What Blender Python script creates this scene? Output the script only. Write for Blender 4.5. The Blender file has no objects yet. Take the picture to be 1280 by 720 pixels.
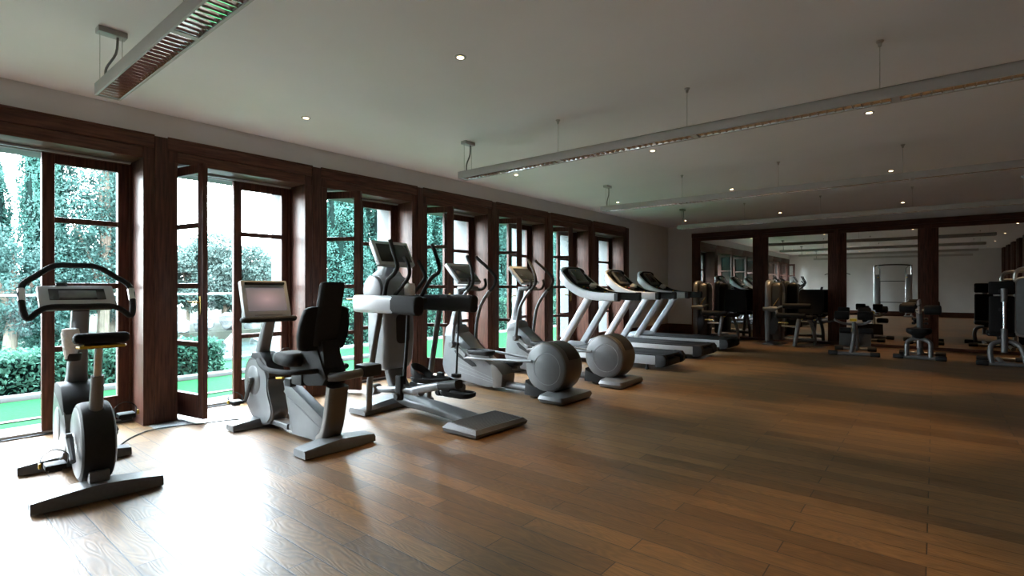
import bpy, bmesh, math, random
from mathutils import Vector, Matrix, Euler
import numpy as np

random.seed(7)
rng = np.random.default_rng(7)
SC = bpy.context.scene
COL = SC.collection
PI = math.pi

# ------------------------------------------------------------------ materials
def _nt(name):
    m = bpy.data.materials.new(name)
    m.use_nodes = True
    nt = m.node_tree
    nt.nodes.clear()
    return m, nt, nt.nodes, nt.links

def plain(name, col, rough=.5, metal=0., var=.12, scale=14., bump=.0, stretch=(1, 1, 1), spec=.5, coat=0.):
    """principled surface with a gentle procedural colour / roughness variation"""
    m, nt, N, L = _nt(name)
    out = N.new('ShaderNodeOutputMaterial')
    p = N.new('ShaderNodeBsdfPrincipled')
    L.new(p.outputs[0], out.inputs[0])
    tc = N.new('ShaderNodeTexCoord')
    mp = N.new('ShaderNodeMapping')
    mp.inputs['Scale'].default_value = stretch
    L.new(tc.outputs['Object'], mp.inputs[0])
    nz = N.new('ShaderNodeTexNoise')
    nz.inputs['Scale'].default_value = scale
    nz.inputs['Detail'].default_value = 4
    L.new(mp.outputs[0], nz.inputs['Vector'])
    r = N.new('ShaderNodeValToRGB')
    c = Vector(col)
    lo, hi = c * (1 - var), c * (1 + var)
    r.color_ramp.elements[0].color = (*lo, 1)
    r.color_ramp.elements[1].color = (*hi, 1)
    r.color_ramp.elements[0].position = .3
    r.color_ramp.elements[1].position = .7
    L.new(nz.outputs['Fac'], r.inputs[0])
    L.new(r.outputs[0], p.inputs['Base Color'])
    p.inputs['Roughness'].default_value = rough
    p.inputs['Metallic'].default_value = metal
    p.inputs['Specular IOR Level'].default_value = spec
    p.inputs['Coat Weight'].default_value = coat
    if bump:
        b = N.new('ShaderNodeBump')
        b.inputs['Strength'].default_value = bump
        b.inputs['Distance'].default_value = .01
        L.new(nz.outputs['Fac'], b.inputs['Height'])
        L.new(b.outputs[0], p.inputs['Normal'])
    return m

def floor_mat():
    m, nt, N, L = _nt('oak_planks')
    out = N.new('ShaderNodeOutputMaterial')
    p = N.new('ShaderNodeBsdfPrincipled')
    L.new(p.outputs[0], out.inputs[0])
    tc = N.new('ShaderNodeTexCoord')
    mp = N.new('ShaderNodeMapping')
    mp.inputs['Location'].default_value = (-3.33 + 8.8, -1.30 + 14 * .28, 0)
    L.new(tc.outputs['Object'], mp.inputs[0])
    br = N.new('ShaderNodeTexBrick')
    br.offset = .5
    br.inputs['Scale'].default_value = 1
    br.inputs['Brick Width'].default_value = 1.1
    br.inputs['Row Height'].default_value = .14
    br.inputs['Mortar Size'].default_value = .0028
    br.inputs['Mortar Smooth'].default_value = .1
    br.inputs['Color1'].default_value = (.115, .058, .0185, 1)
    br.inputs['Color2'].default_value = (.208, .108, .035, 1)
    br.inputs['Mortar'].default_value = (.018, .010, .006, 1)
    L.new(mp.outputs[0], br.inputs['Vector'])
    mp2 = N.new('ShaderNodeMapping')
    mp2.inputs['Scale'].default_value = (1.1, 12, 1)
    L.new(tc.outputs['Object'], mp2.inputs[0])
    nz = N.new('ShaderNodeTexNoise')
    nz.inputs['Scale'].default_value = 2.2
    nz.inputs['Detail'].default_value = 7
    nz.inputs['Distortion'].default_value = 1.2
    L.new(mp2.outputs[0], nz.inputs['Vector'])
    r = N.new('ShaderNodeValToRGB')
    r.color_ramp.elements[0].color = (.70, .67, .64, 1)
    r.color_ramp.elements[0].position = .32
    r.color_ramp.elements[1].color = (1.2, 1.19, 1.17, 1)
    r.color_ramp.elements[1].position = .68
    L.new(nz.outputs['Fac'], r.inputs[0])
    # cathedral grain, shifted plank by plank
    off = N.new('ShaderNodeVectorMath')
    off.operation = 'MULTIPLY_ADD'
    off.inputs[1].default_value = (90, 90, 90)
    L.new(br.outputs['Color'], off.inputs[0])
    mp3 = N.new('ShaderNodeMapping')
    mp3.inputs['Scale'].default_value = (1.3, 7.5, 1)
    L.new(tc.outputs['Object'], mp3.inputs[0])
    L.new(mp3.outputs[0], off.inputs[2])
    wv = N.new('ShaderNodeTexNoise')
    wv.inputs['Scale'].default_value = 1.1
    wv.inputs['Detail'].default_value = 1.5
    L.new(off.outputs[0], wv.inputs['Vector'])
    ml = N.new('ShaderNodeMath')
    ml.operation = 'MULTIPLY'
    ml.inputs[1].default_value = 130
    L.new(wv.outputs['Fac'], ml.inputs[0])
    sn = N.new('ShaderNodeMath')
    sn.operation = 'SINE'
    L.new(ml.outputs[0], sn.inputs[0])
    gr = N.new('ShaderNodeMapRange')
    gr.inputs['From Min'].default_value = -1
    gr.inputs['To Min'].default_value = .80
    gr.inputs['To Max'].default_value = 1.08
    L.new(sn.outputs[0], gr.inputs['Value'])
    m0 = N.new('ShaderNodeMix')
    m0.data_type = 'RGBA'
    m0.blend_type = 'MULTIPLY'
    m0.inputs[0].default_value = 1
    L.new(br.outputs['Color'], m0.inputs[6])
    L.new(gr.outputs[0], m0.inputs[7])
    mx = N.new('ShaderNodeMix')
    mx.data_type = 'RGBA'
    mx.blend_type = 'MULTIPLY'
    mx.inputs[0].default_value = .8
    L.new(m0.outputs[2], mx.inputs[6])
    L.new(r.outputs[0], mx.inputs[7])
    L.new(mx.outputs[2], p.inputs['Base Color'])
    rr = N.new('ShaderNodeMapRange')
    rr.inputs['To Min'].default_value = .38
    rr.inputs['To Max'].default_value = .50
    L.new(nz.outputs['Fac'], rr.inputs['Value'])
    L.new(rr.outputs[0], p.inputs['Roughness'])
    b1 = N.new('ShaderNodeBump')
    b1.inputs['Strength'].default_value = .10
    b1.inputs['Distance'].default_value = .002
    L.new(sn.outputs[0], b1.inputs['Height'])
    b2 = N.new('ShaderNodeBump')
    b2.invert = True
    b2.inputs['Strength'].default_value = .6
    b2.inputs['Distance'].default_value = .003
    L.new(br.outputs['Fac'], b2.inputs['Height'])
    L.new(b1.outputs[0], b2.inputs['Normal'])
    L.new(b2.outputs[0], p.inputs['Normal'])
    p.inputs['Specular IOR Level'].default_value = .75
    p.inputs['Coat Weight'].default_value = .12
    p.inputs['Coat Roughness'].default_value = .24
    return m

def glass_mat(name='window_glass', tint=(.97, 1, .99), refl=1.0):
    m, nt, N, L = _nt(name)
    out = N.new('ShaderNodeOutputMaterial')
    t = N.new('ShaderNodeBsdfTransparent')
    t.inputs[0].default_value = (*tint, 1)
    g = N.new('ShaderNodeBsdfGlossy')
    g.inputs['Roughness'].default_value = .02
    f = N.new('ShaderNodeLayerWeight')
    f.inputs[0].default_value = .5
    pw = N.new('ShaderNodeMath')
    pw.operation = 'POWER'
    pw.inputs[1].default_value = 5
    L.new(f.outputs['Facing'], pw.inputs[0])
    mul = N.new('ShaderNodeMath')
    mul.operation = 'MULTIPLY_ADD'
    mul.inputs[1].default_value = .6 * refl
    mul.inputs[2].default_value = .03 * refl
    L.new(pw.outputs[0], mul.inputs[0])
    mx = N.new('ShaderNodeMixShader')
    L.new(mul.outputs[0], mx.inputs[0])
    L.new(t.outputs[0], mx.inputs[1])
    L.new(g.outputs[0], mx.inputs[2])
    L.new(mx.outputs[0], out.inputs[0])
    return m

def mirror_mat():
    m, nt, N, L = _nt('mirror_silver')
    out = N.new('ShaderNodeOutputMaterial')
    g = N.new('ShaderNodeBsdfGlossy')
    g.inputs['Roughness'].default_value = .0
    g.inputs['Color'].default_value = (.70, .72, .70, 1)
    L.new(g.outputs[0], out.inputs[0])
    return m

def emit_mat(name, col, s):
    m, nt, N, L = _nt(name)
    out = N.new('ShaderNodeOutputMaterial')
    e = N.new('ShaderNodeEmission')
    e.inputs[0].default_value = (*col, 1)
    e.inputs[1].default_value = s
    L.new(e.outputs[0], out.inputs[0])
    return m

def screen_mat():
    """dull glossy display with a soft blurred picture on it"""
    m, nt, N, L = _nt('bike_display')
    out = N.new('ShaderNodeOutputMaterial')
    p = N.new('ShaderNodeBsdfPrincipled')
    L.new(p.outputs[0], out.inputs[0])
    tc = N.new('ShaderNodeTexCoord')
    mp = N.new('ShaderNodeMapping')
    mp.vector_type = 'TEXTURE'
    mp.inputs['Location'].default_value = (.5, .5, .5)
    mp.inputs['Scale'].default_value = (9, .75, .75)
    L.new(tc.outputs['Generated'], mp.inputs[0])
    g = N.new('ShaderNodeTexGradient')
    g.gradient_type = 'QUADRATIC_SPHERE'
    L.new(mp.outputs[0], g.inputs[0])
    r = N.new('ShaderNodeValToRGB')
    r.color_ramp.elements[0].color = (.13, .115, .12, 1)
    r.color_ramp.elements[1].color = (.34, .25, .27, 1)
    L.new(g.outputs['Fac'], r.inputs[0])
    L.new(r.outputs[0], p.inputs['Base Color'])
    L.new(r.outputs[0], p.inputs['Emission Color'])
    p.inputs['Emission Strength'].default_value = .35
    p.inputs['Roughness'].default_value = .18
    return m

def leaf_mat(name, c0, c1):
    m, nt, N, L = _nt(name)
    out = N.new('ShaderNodeOutputMaterial')
    p = N.new('ShaderNodeBsdfPrincipled')
    tc = N.new('ShaderNodeTexCoord')
    nz = N.new('ShaderNodeTexNoise')
    nz.inputs['Scale'].default_value = 5
    nz.inputs['Detail'].default_value = 5
    L.new(tc.outputs['Object'], nz.inputs['Vector'])
    r = N.new('ShaderNodeValToRGB')
    r.color_ramp.elements[0].color = (*c0, 1)
    r.color_ramp.elements[1].color = (*c1, 1)
    r.color_ramp.elements[0].position = .35
    r.color_ramp.elements[1].position = .65
    L.new(nz.outputs['Fac'], r.inputs[0])
    L.new(r.outputs[0], p.inputs['Base Color'])
    p.inputs['Roughness'].default_value = .8
    p.inputs['Specular IOR Level'].default_value = .03
    tr = N.new('ShaderNodeBsdfTranslucent')
    L.new(r.outputs[0], tr.inputs[0])
    mx = N.new('ShaderNodeMixShader')
    mx.inputs[0].default_value = .3
    L.new(p.outputs[0], mx.inputs[1])
    L.new(tr.outputs[0], mx.inputs[2])
    L.new(mx.outputs[0], out.inputs[0])
    return m

M = {}
M['floor'] = floor_mat()
M['ceiling'] = plain('painted_ceiling', (.84, .835, .875), .85, var=.015, scale=2)
M['plaster'] = plain('painted_plaster', (.68, .68, .68), .85, var=.03, scale=3)
M['wood_v'] = plain('mahogany_upright', (.076, .031, .022), .42, var=.45, scale=6, stretch=(9, 9, .7), spec=.22, bump=.05)
M['wood_h'] = plain('mahogany_rail', (.098, .042, .029), .40, var=.45, scale=6, stretch=(9, .7, 9), spec=.22, bump=.05)
M['wood_x'] = plain('mahogany_crossrail', (.070, .028, .019), .38, var=.45, scale=6, stretch=(.7, 9, 9), spec=.22, bump=.05)
M['stone'] = plain('pale_stone', (.085, .087, .085), .8, var=.08, scale=6, bump=.05, spec=.03)
M['white_paint'] = plain('white_render', (.085, .089, .092), .8, var=.03, scale=5)
M['glass'] = glass_mat()
M['rail_glass'] = glass_mat('balustrade_glass', (.90, .97, .96), 1.0)
M['mirror'] = mirror_mat()
M['silver'] = plain('silver_paint', (.150, .154, .160), .38, metal=.35, var=.05)
M['pale_silver'] = plain('pale_silver_paint', (.42, .435, .45), .36, metal=.15, var=.03)
M['body_silver'] = plain('body_silver_paint', (.24, .25, .26), .38, metal=.2, var=.03)
M['grey'] = plain('mid_grey_paint', (.19, .195, .20), .36, metal=.35, var=.06)
M['foot_grey'] = plain('dark_grey_cast', (.125, .128, .132), .40, metal=.25, var=.08, scale=60)
M['black'] = plain('black_plastic', (.014, .014, .015), .6, var=.15, scale=40, spec=.3)
M['soft_black'] = plain('black_vinyl', (.012, .012, .0125), .62, var=.15, scale=60, bump=.08, spec=.12)
M['rubber'] = plain('black_rubber', (.017, .017, .018), .8, var=.2, scale=90, bump=.1, spec=.3)
M['chrome'] = plain('chrome', (.75, .76, .77), .12, metal=1., var=.02)
M['steel'] = plain('brushed_steel', (.50, .50, .50), .28, metal=1., var=.06, stretch=(1, 1, 8))
M['taupe'] = plain('taupe_paint', (.12, .107, .095), .36, metal=.4, var=.05)
M['yellow'] = plain('yellow_plastic', (.62, .40, .02), .45, var=.05)
M['red'] = plain('red_plastic', (.55, .03, .02), .4, var=.05)
M['brass'] = plain('brass', (.62, .44, .16), .25, metal=1., var=.05)
M['towel'] = plain('white_terry', (.85, .85, .84), .95, var=.08, scale=60, bump=.6)
M['lcd'] = plain('dark_display', (.03, .032, .036), .15, var=.25, scale=5)
M['bike_display'] = screen_mat()
M['lit_lcd'] = plain('grey_display', (.16, .17, .18), .2, var=.4, scale=7)
M['lamp_grey'] = plain('lamp_housing', (.44, .43, .41), .45, metal=.1, var=.02)
M['louvre'] = plain('polished_louvre', (.80, .82, .82), .09, metal=1., var=.02)
M['bulb'] = emit_mat('halogen', (1., .72, .42), 9.)
M['card'] = plain('grey_shroud', (.17, .18, .19), .4, var=.06)
M['dark_card'] = plain('dark_plate', (.045, .046, .048), .45, var=.06)
M['dark_shroud'] = plain('dark_shroud', (.030, .028, .026), .33, metal=.2, var=.1)
M['grille'] = plain('grille_metal', (.30, .31, .31), .45, metal=.6, var=.1)
M['cord'] = plain('black_cord', (.012, .012, .012), .6, var=.1)
M['grass'] = plain('lawn_green', (.0032, .033, .0085), .9, var=.25, scale=30, bump=.5, spec=.03)
M['blade'] = leaf_mat('grass_blade', (.015, .17, .045), (.04, .30, .09))
M['leafA'] = leaf_mat('cypress_leaf', (.0085, .0300, .0235), (.034, .083, .070))
M['leafB'] = leaf_mat('shrub_leaf', (.0110, .0290, .0250), (.042, .080, .072))
M['leafC'] = leaf_mat('hedge_leaf', (.0110, .0380, .0260), (.036, .090, .062))
M['leafP'] = leaf_mat('pine_leaf', (.024, .042, .037), (.060, .088, .079))
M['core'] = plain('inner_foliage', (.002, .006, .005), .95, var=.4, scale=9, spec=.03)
M['bark'] = plain('bark', (.09, .07, .055), .9, var=.3, scale=14, stretch=(3, 3, .5), bump=.5, spec=.03)
M['rock'] = plain('pale_rock', (.060, .060, .060), .9, var=.35, scale=2.2, bump=1., spec=.03)
M['earth'] = plain('earth_ground', (.018, .019, .015), .95, var=.3, scale=3, bump=.4, spec=.03)
M['water'] = plain('inlet_water', (.012, .017, .018), .25, var=.15, scale=.6, bump=.25)

# ------------------------------------------------------------------ mesh kit
def rrect(w, h, r, n=3):
    """rounded rectangle as a list of 2-D points, counter clockwise"""
    r = min(r, w / 2 - 1e-4, h / 2 - 1e-4)
    pts = []
    for cx, cy, a0 in ((w / 2 - r, h / 2 - r, 0), (-w / 2 + r, h / 2 - r, PI / 2),
                       (-w / 2 + r, -h / 2 + r, PI), (w / 2 - r, -h / 2 + r, 1.5 * PI)):
        for i in range(n + 1):
            a = a0 + i * PI / 2 / n
            pts.append((cx + r * math.cos(a), cy + r * math.sin(a)))
    return pts

def spline(pts, k=6, closed=False):
    """Catmull-Rom through the points"""
    P = [Vector(p) for p in pts]
    n = len(P)
    out = []
    rng_ = range(n if closed else n - 1)
    for i in rng_:
        if closed:
            a, b, c, d = P[(i - 1) % n], P[i], P[(i + 1) % n], P[(i + 2) % n]
        else:
            a, b, c, d = P[max(i - 1, 0)], P[i], P[i + 1], P[min(i + 2, n - 1)]
        for j in range(k):
            t = j / k
            out.append(.5 * ((2 * b) + (c - a) * t + (2 * a - 5 * b + 4 * c - d) * t * t + (3 * b - a - 3 * c + d) * t ** 3))
    if not closed:
        out.append(P[-1].copy())
    return out

class MB:
    """collects shapes into ONE mesh; o = the origin the coordinates are measured from"""
    def __init__(self, o=(0, 0, 0)):
        self.bm = bmesh.new()
        self.o = Vector(o)

    def _bevel(self, geom_verts, w, seg=2):
        vs = set(geom_verts)
        es = [e for e in self.bm.edges if e.verts[0] in vs and e.verts[1] in vs and
              len(e.link_faces) == 2 and e.calc_face_angle(0) > .5]
        if es and w > 0:
            bmesh.ops.bevel(self.bm, geom=es, offset=w, segments=seg, profile=.6, affect='EDGES', clamp_overlap=True)

    def box(self, c, s, bev=0., rot=(0, 0, 0), seg=2):
        mt = Matrix.Translation(Vector(c) - self.o) @ Euler(rot).to_matrix().to_4x4() @ Matrix.Diagonal((*s, 1))
        r = bmesh.ops.create_cube(self.bm, size=1, matrix=mt)
        self._bevel(r['verts'], bev, seg)
        return self

    def span(self, a, b, bev=0., seg=2):
        """box between two corners"""
        a, b = Vector(a), Vector(b)
        d = b - a
        return self.box((a + b) / 2, (abs(d.x), abs(d.y), abs(d.z)), bev, seg=seg)

    def bar(self, p0, p1, w, h, bev=0., up=(0, 0, 1)):
        return self.sweep([p0, p1], rrect(w, h, max(bev, .001), 2), up)

    def sweep(self, path, sec, up=(0, 0, 1), closed=False, scale=None):
        P = [Vector(p) - self.o for p in path]
        n = len(P)
        up = Vector(up)
        rings = []
        for i in range(n):
            if closed:
                t = P[(i + 1) % n] - P[(i - 1) % n]
            else:
                t = P[min(i + 1, n - 1)] - P[max(i - 1, 0)]
            t.normalize()
            s = t.cross(up)
            if s.length < 1e-4:
                s = t.cross(Vector((1, 0, 0)))
            s.normalize()
            u = s.cross(t)
            k = 1. if scale is None else scale[i]
            k = (k, k) if not hasattr(k, '__len__') else k
            rings.append([self.bm.verts.new(P[i] + s * (a * k[0]) + u * (b * k[1])) for a, b in sec])
        self._skin(rings, closed)
        return self

    def _skin(self, rings, closed=False, caps=True):
        m = len(rings[0])
        n = len(rings)
        for i in range(n if closed else n - 1):
            a, b = rings[i], rings[(i + 1) % n]
            for j in range(m):
                try:
                    self.bm.faces.new((a[j], a[(j + 1) % m], b[(j + 1) % m], b[j]))
                except ValueError:
                    pass
        if caps and not closed:
            self.bm.faces.new(rings[0][::-1])
            self.bm.faces.new(rings[-1])

    def loft(self, sections):
        self._skin([[self.bm.verts.new(Vector(p) - self.o) for p in s] for s in sections])
        return self

    def tube(self, pts, r, n=10, smooth=6, closed=False, radii=None):
        path = spline(pts, smooth, closed) if smooth > 1 and (len(pts) > 2) else [Vector(p) for p in pts]
        P = [Vector(p) - self.o for p in path]
        N = len(P)
        if radii:
            R = []
            for i in range(N):
                f = i / (N - 1) * (len(radii) - 1)
                k = min(int(f), len(radii) - 2)
                R.append(radii[k] + (radii[k + 1] - radii[k]) * (f - k))
        else:
            R = [r] * N
        ref = None
        rings = []
        for i in range(N):
            t = (P[(i + 1) % N] - P[(i - 1) % N]) if closed else (P[min(i + 1, N - 1)] - P[max(i - 1, 0)])
            t.normalize()
            if ref is None:
                ref = Vector((0, 0, 1)) if abs(t.z) < .9 else Vector((1, 0, 0))
            s = t.cross(ref)
            s.normalize()
            u = s.cross(t)
            ref = u
            rings.append([self.bm.verts.new(P[i] + s * (R[i] * math.cos(2 * PI * j / n)) + u * (R[i] * math.sin(2 * PI * j / n))) for j in range(n)])
        self._skin(rings, closed)
        return self

    def lathe(self, c, prof, axis='y', n=32):
        """prof: list of (radius, offset along axis)"""
        c = Vector(c) - self.o
        rings = []
        for r, h in prof:
            ring = []
            for j in range(n):
                a = 2 * PI * j / n
                x, y = max(r, 1e-4) * math.cos(a), max(r, 1e-4) * math.sin(a)
                v = {'y': Vector((x, h, y)), 'z': Vector((x, y, h)), 'x': Vector((h, x, y))}[axis]
                ring.append(self.bm.verts.new(c + v))
            rings.append(ring)
        self._skin(rings)
        return self

    def prism(self, poly, a, b, plane='xz', bev=0., seg=2):
        """extrude a polygon; plane xz runs along y from a to b, xy along z, yz along x"""
        def v(p, h):
            return {'xz': Vector((p[0], h, p[1])), 'xy': Vector((p[0], p[1], h)), 'yz': Vector((h, p[0], p[1]))}[plane] - self.o
        A = [self.bm.verts.new(v(p, a)) for p in poly]
        B = [self.bm.verts.new(v(p, b)) for p in poly]
        n = len(poly)
        fs = [self.bm.faces.new(A[::-1]), self.bm.faces.new(B)]
        for i in range(n):
            self.bm.faces.new((A[i], A[(i + 1) % n], B[(i + 1) % n], B[i]))
        if bev > 0:
            es = set(fs[0].edges) | set(fs[1].edges)
            bmesh.ops.bevel(self.bm, geom=list(es), offset=bev, segments=seg, profile=.6, affect='EDGES', clamp_overlap=True)
        return self

    def build(self, name, mat, parent=None, loc=None, rot=None, sharp=40):
        bmesh.ops.recalc_face_normals(self.bm, faces=self.bm.faces[:])
        me = bpy.data.meshes.new(name)
        self.bm.to_mesh(me)
        self.bm.free()
        for p in me.polygons:
            p.use_smooth = True
        me.set_sharp_from_angle(angle=math.radians(sharp))
        me.materials.append(mat)
        o = bpy.data.objects.new(name, me)
        COL.objects.link(o)
        if parent is not None:
            o.parent = parent
        if loc is not None:
            o.location = loc
        if rot is not None:
            o.rotation_euler = rot
        return o

def tag(o, label, cat, group=None, kind=None):
    o['label'] = label
    o['category'] = cat
    if group:
        o['group'] = group
    if kind:
        o['kind'] = kind
    return o

def thing(name, label, cat, loc=(0, 0, 0), rotz=0., group=None, kind=None):
    o = bpy.data.objects.new(name, None)
    o.empty_display_size = .1
    COL.objects.link(o)
    o.location = loc
    o.rotation_euler = (0, 0, rotz)
    return tag(o, label, cat, group, kind)

def dup(root, loc, rotz=None, label=None, group=None):
    r = root.copy()
    COL.objects.link(r)
    r.location = loc
    if rotz is not None:
        r.rotation_euler = (0, 0, rotz)
    if label:
        r['label'] = label
    if group:
        r['group'] = group
    for ch in list(root.children):
        c = ch.copy()
        COL.objects.link(c)
        c.parent = r
        for g in list(ch.children):
            d = g.copy()
            COL.objects.link(d)
            d.parent = c
    return r

def struct(name, mb, mat, label, cat, loc=None):
    o = mb.build(name, mat, None, loc)
    return tag(o, label, cat, None, 'structure')

def crumple(name, c, size, parent=None, mat='towel', seed=1, squash=(1, 1, 1)):
    """a crumpled lump of cloth"""
    bm = bmesh.new()
    bmesh.ops.create_icosphere(bm, subdivisions=3, radius=1)
    r = random.Random(seed)
    ph = [r.uniform(0, 6) for _ in range(6)]
    for v in bm.verts:
        p = v.co
        k = 1 + .14 * math.sin(5 * p.x + ph[0]) * math.cos(4 * p.y + ph[1]) + .12 * math.sin(7 * p.z + 3 * p.x + ph[2]) + .06 * math.sin(13 * p.y + ph[3])
        v.co = Vector((p.x * size * k * squash[0], p.y * size * k * squash[1], p.z * size * k * squash[2]))
    me = bpy.data.meshes.new(name)
    bm.to_mesh(me)
    bm.free()
    for p in me.polygons:
        p.use_smooth = True
    me.materials.append(M[mat])
    o = bpy.data.objects.new(name, me)
    COL.objects.link(o)
    o.location = c
    if parent:
        o.parent = parent
    return o
SKY = 28.0
EXPO = 1.4
# ------------------------------------------------------------------ the room
H, WT, LT = 2.87, 2.65, 2.43          # ceiling, top of the wood, top of the openings
Y0, Y1 = -1.74, 13.43                 # back wall, mirror wall
XR = 7.95                             # right wall
PIL = [-1.436 + 1.56 * k for k in range(8)] + [11.044]   # pillar centres
PH = .1385

struct('floor', MB().span((-.40, Y0 - .1, -.12), (XR + .1, Y1 + .2, 0)), M['floor'], 'glossy brown oak plank floor of the gym', 'floor')
struct('ceiling', MB().span((-.75, Y0 - .1, H), (XR + .1, Y1 + .3, H + .15)), M['ceiling'], 'smooth painted ceiling over the gym', 'ceiling')
w = MB()
w.span((-.75, Y0 - .1, WT), (-.015, Y1 + .2, H))
w.span((-.75, 11.15, 0), (-.015, Y1 + .2, WT))
struct('wall_left', w, M['plaster'], 'grey plaster wall above and beyond the row of garden doors', 'wall')
struct('wall_far', MB().span((-.015, Y1 + .08, 0), (XR + .1, Y1 + .25, H)), M['plaster'], 'plaster wall behind the mirrors', 'wall')
struct('wall_back', MB().span((-.75, Y0 - .2, 0), (XR + .1, Y0, H)), M['plaster'], 'plain plaster wall seen only in the mirrors', 'wall')
w = MB()
w.span((XR, Y0, 0), (XR + .15, Y1 + .1, H))
struct('wall_right', w, M['plaster'], 'plaster wall behind the wood panelling on the right', 'wall')
w = MB()
for k in range(9):
    y = Y0 + .35 + k * 1.62
    w.span((XR - .30, y - .30, 0), (XR, y + .30, H - .01), .006)
    w.span((XR - .06, y + .30, 0), (XR, y + 1.32, H - .01), .004)
    for d in (-.12, .12):
        w.span((XR - .325, y + d - .06, 0), (XR - .30, y + d + .06, H - .02), .004)
struct('trim_1', w, M['wood_v'], 'dark wood panelling with piers along the right wall, seen in the mirrors', 'panelling')

# baseboards
struct('baseboard_left', MB().span((-.015, 11.19, 0), (.005, Y1 + .08, .30), .004), M['wood_h'], 'dark wood baseboard beyond the last garden door', 'baseboard')
struct('baseboard_far', MB().span((-.015, Y1 + .06, 0), (.66, Y1 + .08, .30), .004), M['wood_x'], 'dark wood baseboard left of the mirror frame', 'baseboard')
struct('baseboard_back', MB().span((0, Y0, 0), (XR - .36, Y0 + .02, .22), .004), M['wood_x'], 'dark wood baseboard along the back wall, seen in the mirrors', 'baseboard')

# pillars clad in wood, each its own piece; outer faces are white render
ORD = ['first', 'second', 'third', 'fourth', 'fifth', 'sixth', 'seventh', 'eighth', 'ninth']
BES = ['behind the camera end of the door row', 'left of the upright bike', 'between the upright bike and the reclined bike',
       'behind the reclined bike backrest', 'behind the cross trainer with the wide foot plate', 'behind the nearer elliptical trainer',
       'behind the farther elliptical trainer', 'behind the middle treadmill console', 'closing the door row at the far end']
for k, y in enumerate(PIL):
    a = MB()
    a.span((-.40, y - PH, 0), (0, y + PH, LT), .003)
    a.span((-.30, y - PH * .99, LT), (-.001, y + PH * .99, WT - .002))
    a.span((0, y - .051, 0), (.014, y + .051, WT - .004), .004)
    struct('trim_%d' % (k + 2), a, M['wood_v'], 'dark wood clad pillar ' + BES[k], 'pillar')
    b = MB().span((-.75, y - PH - .02, -.05), (-.40, y + PH + .02, WT))
    struct('pillar_outside_%d' % (k + 1), b, M['white_paint'], 'white rendered outer face of the wall pier ' + BES[k], 'pier')
# lintels
for k in range(8):
    a, b = PIL[k] + PH, PIL[k + 1] - PH
    c = MB()
    c.span((-.40, a - .085, WT - .115), (.010, b + .085, WT), .004)
    c.span((-.40, a, LT), (.0, b, WT - .118), .004)
    c.span((0, a - .085, WT - .012), (.022, b + .085, WT + .006), .003)
    struct('trim_%d' % (k + 12), c, M['wood_h'], 'dark wood lintel over the %s garden door from the camera end' % ORD[k], 'lintel')
    d = MB().span((-.75, a, LT), (-.40, b, WT))
    struct('lintel_outside_%d' % (k + 1), d, M['white_paint'], 'white outer lintel over the %s garden door' % ORD[k], 'lintel')
    e = MB().span((-.78, a, -.10), (-.30, b, .012), .004)
    struct('sill_%d' % (k + 1), e, M['stone'], 'pale stone threshold under the %s garden door' % ORD[k], 'threshold')

# garden doors
def leaf(parent, hinge, ang, w=.635, h=2.38, hinge_left=True, handle=True):
    """one glazed door leaf with four panes; local +Y runs from hinge to lock stile"""
    st, rl, t = .085, .085, .045
    z0 = .03
    m = MB()
    m.span((-t / 2, 0, z0), (t / 2, st, z0 + h), .004)
    m.span((-t / 2, w - st, z0), (t / 2, w, z0 + h), .004)
    m.span((-t / 2, st, z0 + h - .085), (t / 2, w - st, z0 + h), .003)
    m.span((-t / 2, st, z0), (t / 2, w - st, z0 + .22), .003)
    zz = [z0 + .22, .72, 1.27, 1.84, z0 + h - .085]
    for z in zz[1:4]:
        m.span((-t / 2 + .004, st, z - .024), (t / 2 - .004, w - st, z + .024), .006)
    o = m.build('door_leaf', M['wood_v'], parent, hinge, (0, 0, ang))
    g = MB()
    for i in range(4):
        g.span((-.003, st - .005, zz[i]), (.003, w - st + .005, zz[i + 1]))
    g.build('glass_pane', M['glass'], o)
    if handle:
        hd = MB()
        hd.box((t / 2 + .006, w - .042, 1.09), (.010, .035, .17), .004)
        hd.tube([(t / 2 + .01, w - .042, 1.12), (t / 2 + .05, w - .042, 1.12), (t / 2 + .055, w - .06, 1.12), (t / 2 + .055, w - .15, 1.12)], .009, 8, 3)
        hd.build('door_handle', M['brass'], o)
    hg = MB()
    for z in (.3, 1.2, 2.1):
        hg.lathe((0, -.006, z), [(.009, -.05), (.009, .05)], 'z', 8)
    hg.build('hinge', M['steel'], o)
    return o

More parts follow.
